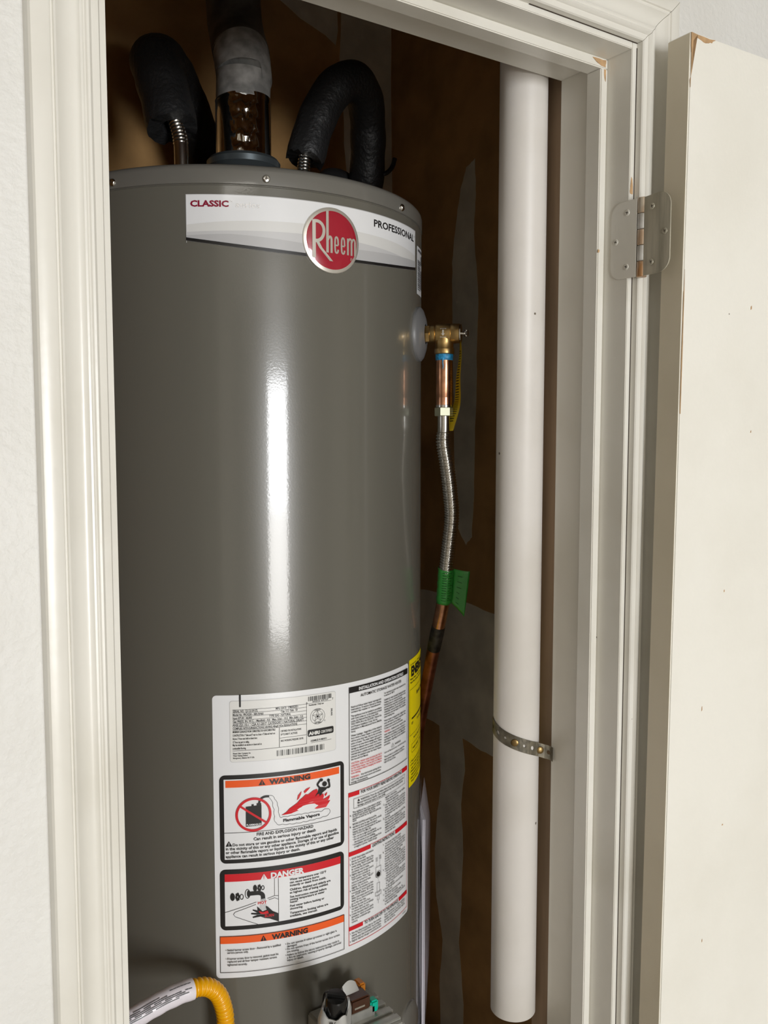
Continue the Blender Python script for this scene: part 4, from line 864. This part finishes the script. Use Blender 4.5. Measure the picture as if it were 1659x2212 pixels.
for i in range(1, rows - 1):
    for (a, b) in ((7, 10), (11, 14)):
        q = [Vector(V[i * w1 + j]) for j in range(a, b + 1)]
        for u, v_ in zip(q, q[1:]):
            pm.add([u + gb * .0007, v_ + gb * .0007, v_ + gax * .0012 + gb * .0007, u + gax * .0012 + gb * .0007], [(0, 1, 2, 3)])
    if i % 2 == 0:
        u, v_ = Vector(V[i * w1 + 19]), Vector(V[i * w1 + (22 if i < 8 else 21)])
        pm.add([u + gb * .0009, v_ + gb * .0009, v_ + gax * .001 + gb * .0009, u + gax * .001 + gb * .0009], [(0, 1, 2, 3)])
pm.build('tag_print', 'greenprint', go)

# ------------------------------------------------------------------ white pipe and its strap
PX, PY, PR = 0.797, 0.1475, 0.0302
pv = thing('white_pipe', 'white plastic pipe standing upright beside the hinge jamb', 'pipe', (PX, PY, 0.826))
MB().lathe([(PR - 0.004, CZ), (PR, CZ), (PR, 0.8272), (PR - 0.0008, 0.826), (PR - 0.0036, 0.826), (PR - 0.004, 0.828), (PR - 0.004, CZ)], (PX, PY, 0), n=64, caps=False).build('pipe_wall', 'pvc', pv, smooth=True)
stp = thing('pipe_strap', 'perforated metal strap holding the white pipe', 'strap', (PX, PY - PR, 1.2))
# strap centre line in plan: round the pipe's room side, then off to the jamb's back edge
arc = [(PX + (PR + 0.0009) * math.cos(t), PY + (PR + 0.0009) * math.sin(t)) for t in [PI * 0.80 + (1.50 * PI - PI * 0.80) * i / 26 for i in range(27)]]
arc += [(PX + 0.010, PY - PR - 0.0012), (PX + 0.018, PY - PR - 0.0045), (XJ - 0.0035, YB - 0.002), (XJ - 0.0030, YB - 0.012), (XJ - 0.0050, YB - 0.018)]
SP = resample(catmull([(a, b, 0) for a, b in arc], 6), 0.0008)
def on(s_, h):                                             # s_ metres along the strap, h across
    k = min(len(SP) - 2, max(0, int(s_ / 0.0008))); p = SP[k].lerp(SP[k + 1], min(1, s_ / 0.0008 - k)) if s_ >= 0 else SP[0]
    return (p.x, p.y, 1.2245 - 0.36 * s_ + h)
Ls = 0.0008 * (len(SP) - 2); cell = 0.0125; nc = int(Ls / cell); mb = MB(); hw = 0.0093
for c in range(nc):
    s0 = c * cell; cx_ = s0 + cell / 2; rh = 0.0029 if c % 2 else 0.0019; inn, out = [], []
    for j in range(16):
        e_, q_ = divmod(j, 4); f_ = q_ / 2 - 1; x_, y_ = ((1, f_), (-f_, 1), (-1, -f_), (f_, -1))[e_]
        x_, y_ = x_ * cell / 2, y_ * hw; out.append((cx_ + x_, y_)); t = math.atan2(y_, x_); inn.append((cx_ + rh * math.cos(t), rh * math.sin(t)))
    n0 = len(mb.v); mb.v += [on(*p) for p in inn] + [on(*p) for p in out]
    mb.f += [(n0 + j, n0 + (j + 1) % 16, n0 + 16 + (j + 1) % 16, n0 + 16 + j) for j in range(16)]
so = mb.build('strap_band', 'strap', stp)
md = so.modifiers.new('thickness', 'SOLIDIFY'); md.thickness = 0.0009; md.offset = 0
for s_ in (cell * 3.5, cell * (nc - 2) + cell / 2):
    p = Vector(on(s_, 0)); q = Vector(on(s_ + .001, 0)) - p; nrm = Vector((q.y, -q.x, 0)).normalized()
    if nrm.y > 0: nrm = -nrm
    MB().lathe([(0.0050, 0.0004), (0.0046, 0.0016), (0.0030, 0.0024), (0.001, 0.0025)], p, nrm, n=20).build('strap_screw', 'strapscrew', stp, smooth=True)

# ------------------------------------------------------------------ yellow gas connector
gh = thing('gas_hose', 'yellow corrugated gas hose with a white printed sleeve', 'gas hose', (0.420, 0.215, 0.58))
hp = [(0.420, 0.215, 0.58), (0.4190, 0.235, 0.80), (0.4180, 0.243, 0.885), (0.4170, 0.245, 0.9100), (0.4095, 0.245, 0.9340), (0.3955, 0.245, 0.9485), (0.3766, 0.245, 0.9529), (0.3453, 0.246, 0.9506), (0.3041, 0.247, 0.9418), (0.245, 0.250, 0.932), (0.17, 0.255, 0.90), (0.112, 0.26, 0.85)]
HP = resample(catmull(hp, 14), 0.0005)
ci = next(i for i, p in enumerate(HP) if p.x < 0.3775 and p.z > 0.94)
MB().tube(HP, [0.0090 + 0.0019 * abs(math.sin(i * 0.0005 / 0.0052 * PI)) for i in range(len(HP))], 20).build('corrugated_hose', 'yhose', gh, smooth=True, angle=80)
SL = HP[ci::8]
sl = MB().tube(SL, [0.0120 + 0.0003 * math.sin(i * 1.3) for i in range(len(SL))], 24, caps=False).build('sleeve', 'hoselabel', gh, smooth=True)
pm = MB(); toc = Vector((0, -0.7203, 1.601))
for row, (off, a, b) in enumerate([(0.55, 0, 7), (0.2, 8, 26), (0.05, 1, 24), (-0.10, 3, 26), (-0.25, 2, 25), (-0.40, 5, 26), (0.38, 10, 22)]):
    for i in range(a, min(b, len(SL) - 2)):
        if (i * 7 + row * 3) % 9 == 0: continue
        p, q = SL[i], SL[i + 1]; d = (q - p).normalized(); n1 = (toc - p); n1 = (n1 - d * n1.dot(d)).normalized(); u = d.cross(n1)
        if u.z < 0: u = -u
        def s_(pp, o_): return pp + n1 * (0.01245 * math.cos(o_)) + u * (0.01245 * math.sin(o_))
        pm.add([s_(p, off), s_(q, off), s_(q, off + .085), s_(p, off + .085)], [(0, 1, 2, 3)])
pm.build('sleeve_print', 'inkgrey', sl)

# ------------------------------------------------------------------ gas control valve
gv = thing('gas_control', 'cast metal gas control with black knob and teal plug, on the tank front', 'gas control', (0.565, 0.20, 0.79))
def obx(x0, x1, y0, y1, z0, z1, name, m, parent=gv, b=0.0015, rx=0.0, ry=0.0):
    o = MB().box(x0, x1, y0, y1, z0, z1).build(name, m, parent, bevel=b); return o
obx(0.526, 0.618, 0.148, 0.2358, 0.780, 0.8740, 'body', 'valvegrey', b=0.003)
for k in range(4): obx(0.545, 0.6165, 0.156 + k * 0.017, 0.166 + k * 0.017, 0.8735, 0.8775, 'body_rib', 'valvegrey', b=0.0008)
obx(0.556, 0.592, 0.178, 0.206, 0.8740, 0.8900, 'bracket', 'valvegrey', b=0.001)
bez = MB(); V = []; n = 40; kc = Vector((0.5105, 0.140, 0.930)); kax = Vector((-0.10, -0.28, 0.95)).normalized()
def scal(r, h, amp):
    u = kax.cross(Vector((1, 0, 0))).normalized(); q = kax.cross(u)
    return [kc + kax * (h + amp * max(0, math.cos(4 * (2 * PI * j / n))) ) + (u * math.cos(2 * PI * j / n) + q * math.sin(2 * PI * j / n)) * (r * (1 + (0.10 if amp else 0.03) * math.cos(4 * 2 * PI * j / n))) for j in range(n)]
R_ = [scal(0.0200, -0.075, 0), scal(0.0200, -0.008, 0), scal(0.0192, 0.000, 0.003), scal(0.0165, 0.008, 0.009), scal(0.0145, 0.007, 0.008), scal(0.0132, -0.010, 0)]
V = [p for r_ in R_ for p in r_]
bez.add(V, [(i * n + j, i * n + (j + 1) % n, (i + 1) * n + (j + 1) % n, (i + 1) * n + j) for i in range(len(R_) - 1) for j in range(n)])
bez.build('dial_bezel', 'valvesilver', gv, smooth=True, angle=40)
kb = MB().lathe([(0.0122, -0.010), (0.0124, 0.004), (0.0120, 0.0140), (0.0128, 0.0150), (0.0126, 0.0250), (0.0110, 0.0280), (0.004, 0.0286)], kc, kax, n=28).build('knob', 'blackplastic', gv, smooth=True)
MB().box(-0.0028, 0.0028, -0.011, 0.011, 0, 0.004).build('grip', 'blackplastic', kb, bevel=0.001).matrix_world = Matrix.Translation(kc + kax * 0.0283) @ Vector((0, 0, 1)).rotation_difference(kax).to_matrix().to_4x4() @ Matrix.Rotation(0.9, 4, 'Z')
# PILOT lettering on the bezel front
v, f, wid = glyphs('PILOT', 0.02); u = Vector((0.86, -0.50, 0)).normalized(); wv = Vector((-0.12, -0.2, 0.97)).normalized(); nv = Vector((-0.40, -0.66, 0.25)).normalized()
MB().add([kc + nv * 0.0205 + kax * -0.0100 + u * ((x - wid / 2) * 0.0045) + wv * (y * 0.0070) for x, y in v], f).build('lettering', 'ink', gv)
obx(0.5550, 0.584, 0.176, 0.206, 0.8900, 0.9080, 'igniter', 'brownplastic', b=0.002)
obx(0.5600, 0.5750, 0.1752, 0.1762, 0.8960, 0.8985, 'igniter_mark', 'chrome', b=0.0003)
obx(0.542, 0.5560, 0.180, 0.205, 0.8900, 0.9110, 'wire_plug', 'blackplastic', b=0.002)
obx(0.580, 0.5900, 0.196, 0.212, 0.8920, 0.9110, 'orange_clip', 'orangeplastic', b=0.002)
obx(0.586, 0.5975, 0.178, 0.190, 0.8800, 0.8955, 'teal_plug', 'teal', b=0.002)
obx(0.541, 0.5490, 0.178, 0.1860, 0.8820, 0.8900, 'brass_terminal', 'brass', b=0.0008)
tbm = MB(); V = []
for i in range(9):
    t = i / 8; a = 0.5545 + 0.022 * t
    h = 0.9090 + 0.0125 * math.sin(PI * (0.25 + 0.6 * t)); V += [(a, 0.190, 0.9070), (a, 0.196 + 0.004 * t, h), (a, 0.204, 0.9068)]
tbm.add(V, [(3 * i + k, 3 * i + 3 + k, 3 * i + 4 + k, 3 * i + 1 + k) for i in range(8) for k in (0, 1)] + [(0, 1, 2), (24, 26, 25)])
tbm.build('heat_shield_tab', 'valvesilver', gv, smooth=True)
for k in range(2): MB().tube(catmull([(0.520 + 0.006 * k, 0.185, 0.895), (0.524 + 0.006 * k, 0.188, 0.922), (0.534 + 0.004 * k, 0.190, 0.921), (0.541, 0.192, 0.905)], 6), 0.0017, 8).build('wire', 'blackplastic', gv, smooth=True)

# ------------------------------------------------------------------ manual in a clear bag hanging on the tank side
bs = Vector(wrap(0.235, 0, 0)); th = 0.235 / TR - PI / 2; rn = Vector((math.cos(th), math.sin(th), 0)); tn = Vector((-math.sin(th), math.cos(th), 0))
def bp(t, z, e): return (bs.x + tn.x * t + rn.x * e, bs.y + tn.y * t + rn.y * e, z)
V = []; rows = 20; cols = 12
for side in (0, 1):
    for i in range(rows + 1):
        k = i / rows; z = 1.075 - 0.52 * k
        for j in range(cols + 1):
            q = j / cols; t = -0.026 + 0.145 * q; bulge = math.sin(PI * q) ** 0.5
            base_e = 0.004 + (t - 0.0) ** 2 / (2 * TR) * -1 * 0.0
            outer = (0.004 + 0.011 * bulge * (1.5 - 1.0 * min(1, k * 1.2))) if k > 0.12 else 0.003 + 0.017 * bulge * (0.2 + 0.8 * k / 0.12)
            e = outer + 0.0018 * math.sin(7 * q + 11 * k) if side else 0.0022
            sag = -(TR - math.sqrt(TR * TR - t * t))
            V.append(bp(t, z - 0.05 * max(0, 0.5 - q) * (1 - k) + 0.04 * (1 - k) * math.exp(-((q - 0.15) / 0.12) ** 2), e + sag * (0.85 if side == 0 else 0.6)))
w1 = cols + 1; off = (rows + 1) * w1
F = [(s_ * off + i * w1 + j, s_ * off + i * w1 + j + 1, s_ * off + (i + 1) * w1 + j + 1, s_ * off + (i + 1) * w1 + j) for s_ in (0, 1) for i in range(rows) for j in range(cols)]
bagm = MB().add(V, F); bag = bagm.build('plastic_bag', 'bag', smooth=True, angle=80)
tag(bag, 'clear plastic pouch hanging on the side of the grey tank', 'plastic bag')
man = thing('instruction_booklet', 'white folded booklet inside the clear plastic pouch', 'booklet', bp(0.02, 0.56, 0.008))
V = []; pg = [(0.0, 1.005), (0.012, 1.025), (0.10, 1.035), (0.10, 0.57), (0.0, 0.57)]
def pageset(e0, e1): 
    v = [bp(t, z, e - 0.9 * (TR - math.sqrt(TR * TR - t * t))) for e in (e0, e1) for t, z in pg]; n = 5
    return v, [tuple(range(n)), tuple(range(2 * n - 1, n - 1, -1))] + [(i, (i + 1) % n, n + (i + 1) % n, n + i) for i in range(n)]
MB().add(*pageset(0.0045, 0.0066)).build('cover', 'paper', man)
MB().add(*pageset(0.0072, 0.0086)).build('cover', 'paper', man)
MB().add([bp(0.0015, z, e - 0.0) for z, e in ((0.78, .0070), (0.815, .0070), (0.815, .0088), (0.78, .0088))], [(0, 1, 2, 3)]).build('red_mark', 'maroon', man)

# drain cover disc low on the tank side
o = Vector(wrap(0.158, 0.756, 0.0)); MB().lathe([(0.034, 0), (0.033, 0.003), (0.027, 0.006), (0.012, 0.007)], o - radial(0.158) * 0.001, radial(0.158), n=36).build('plug_cover', 'tank2', wh, smooth=True)
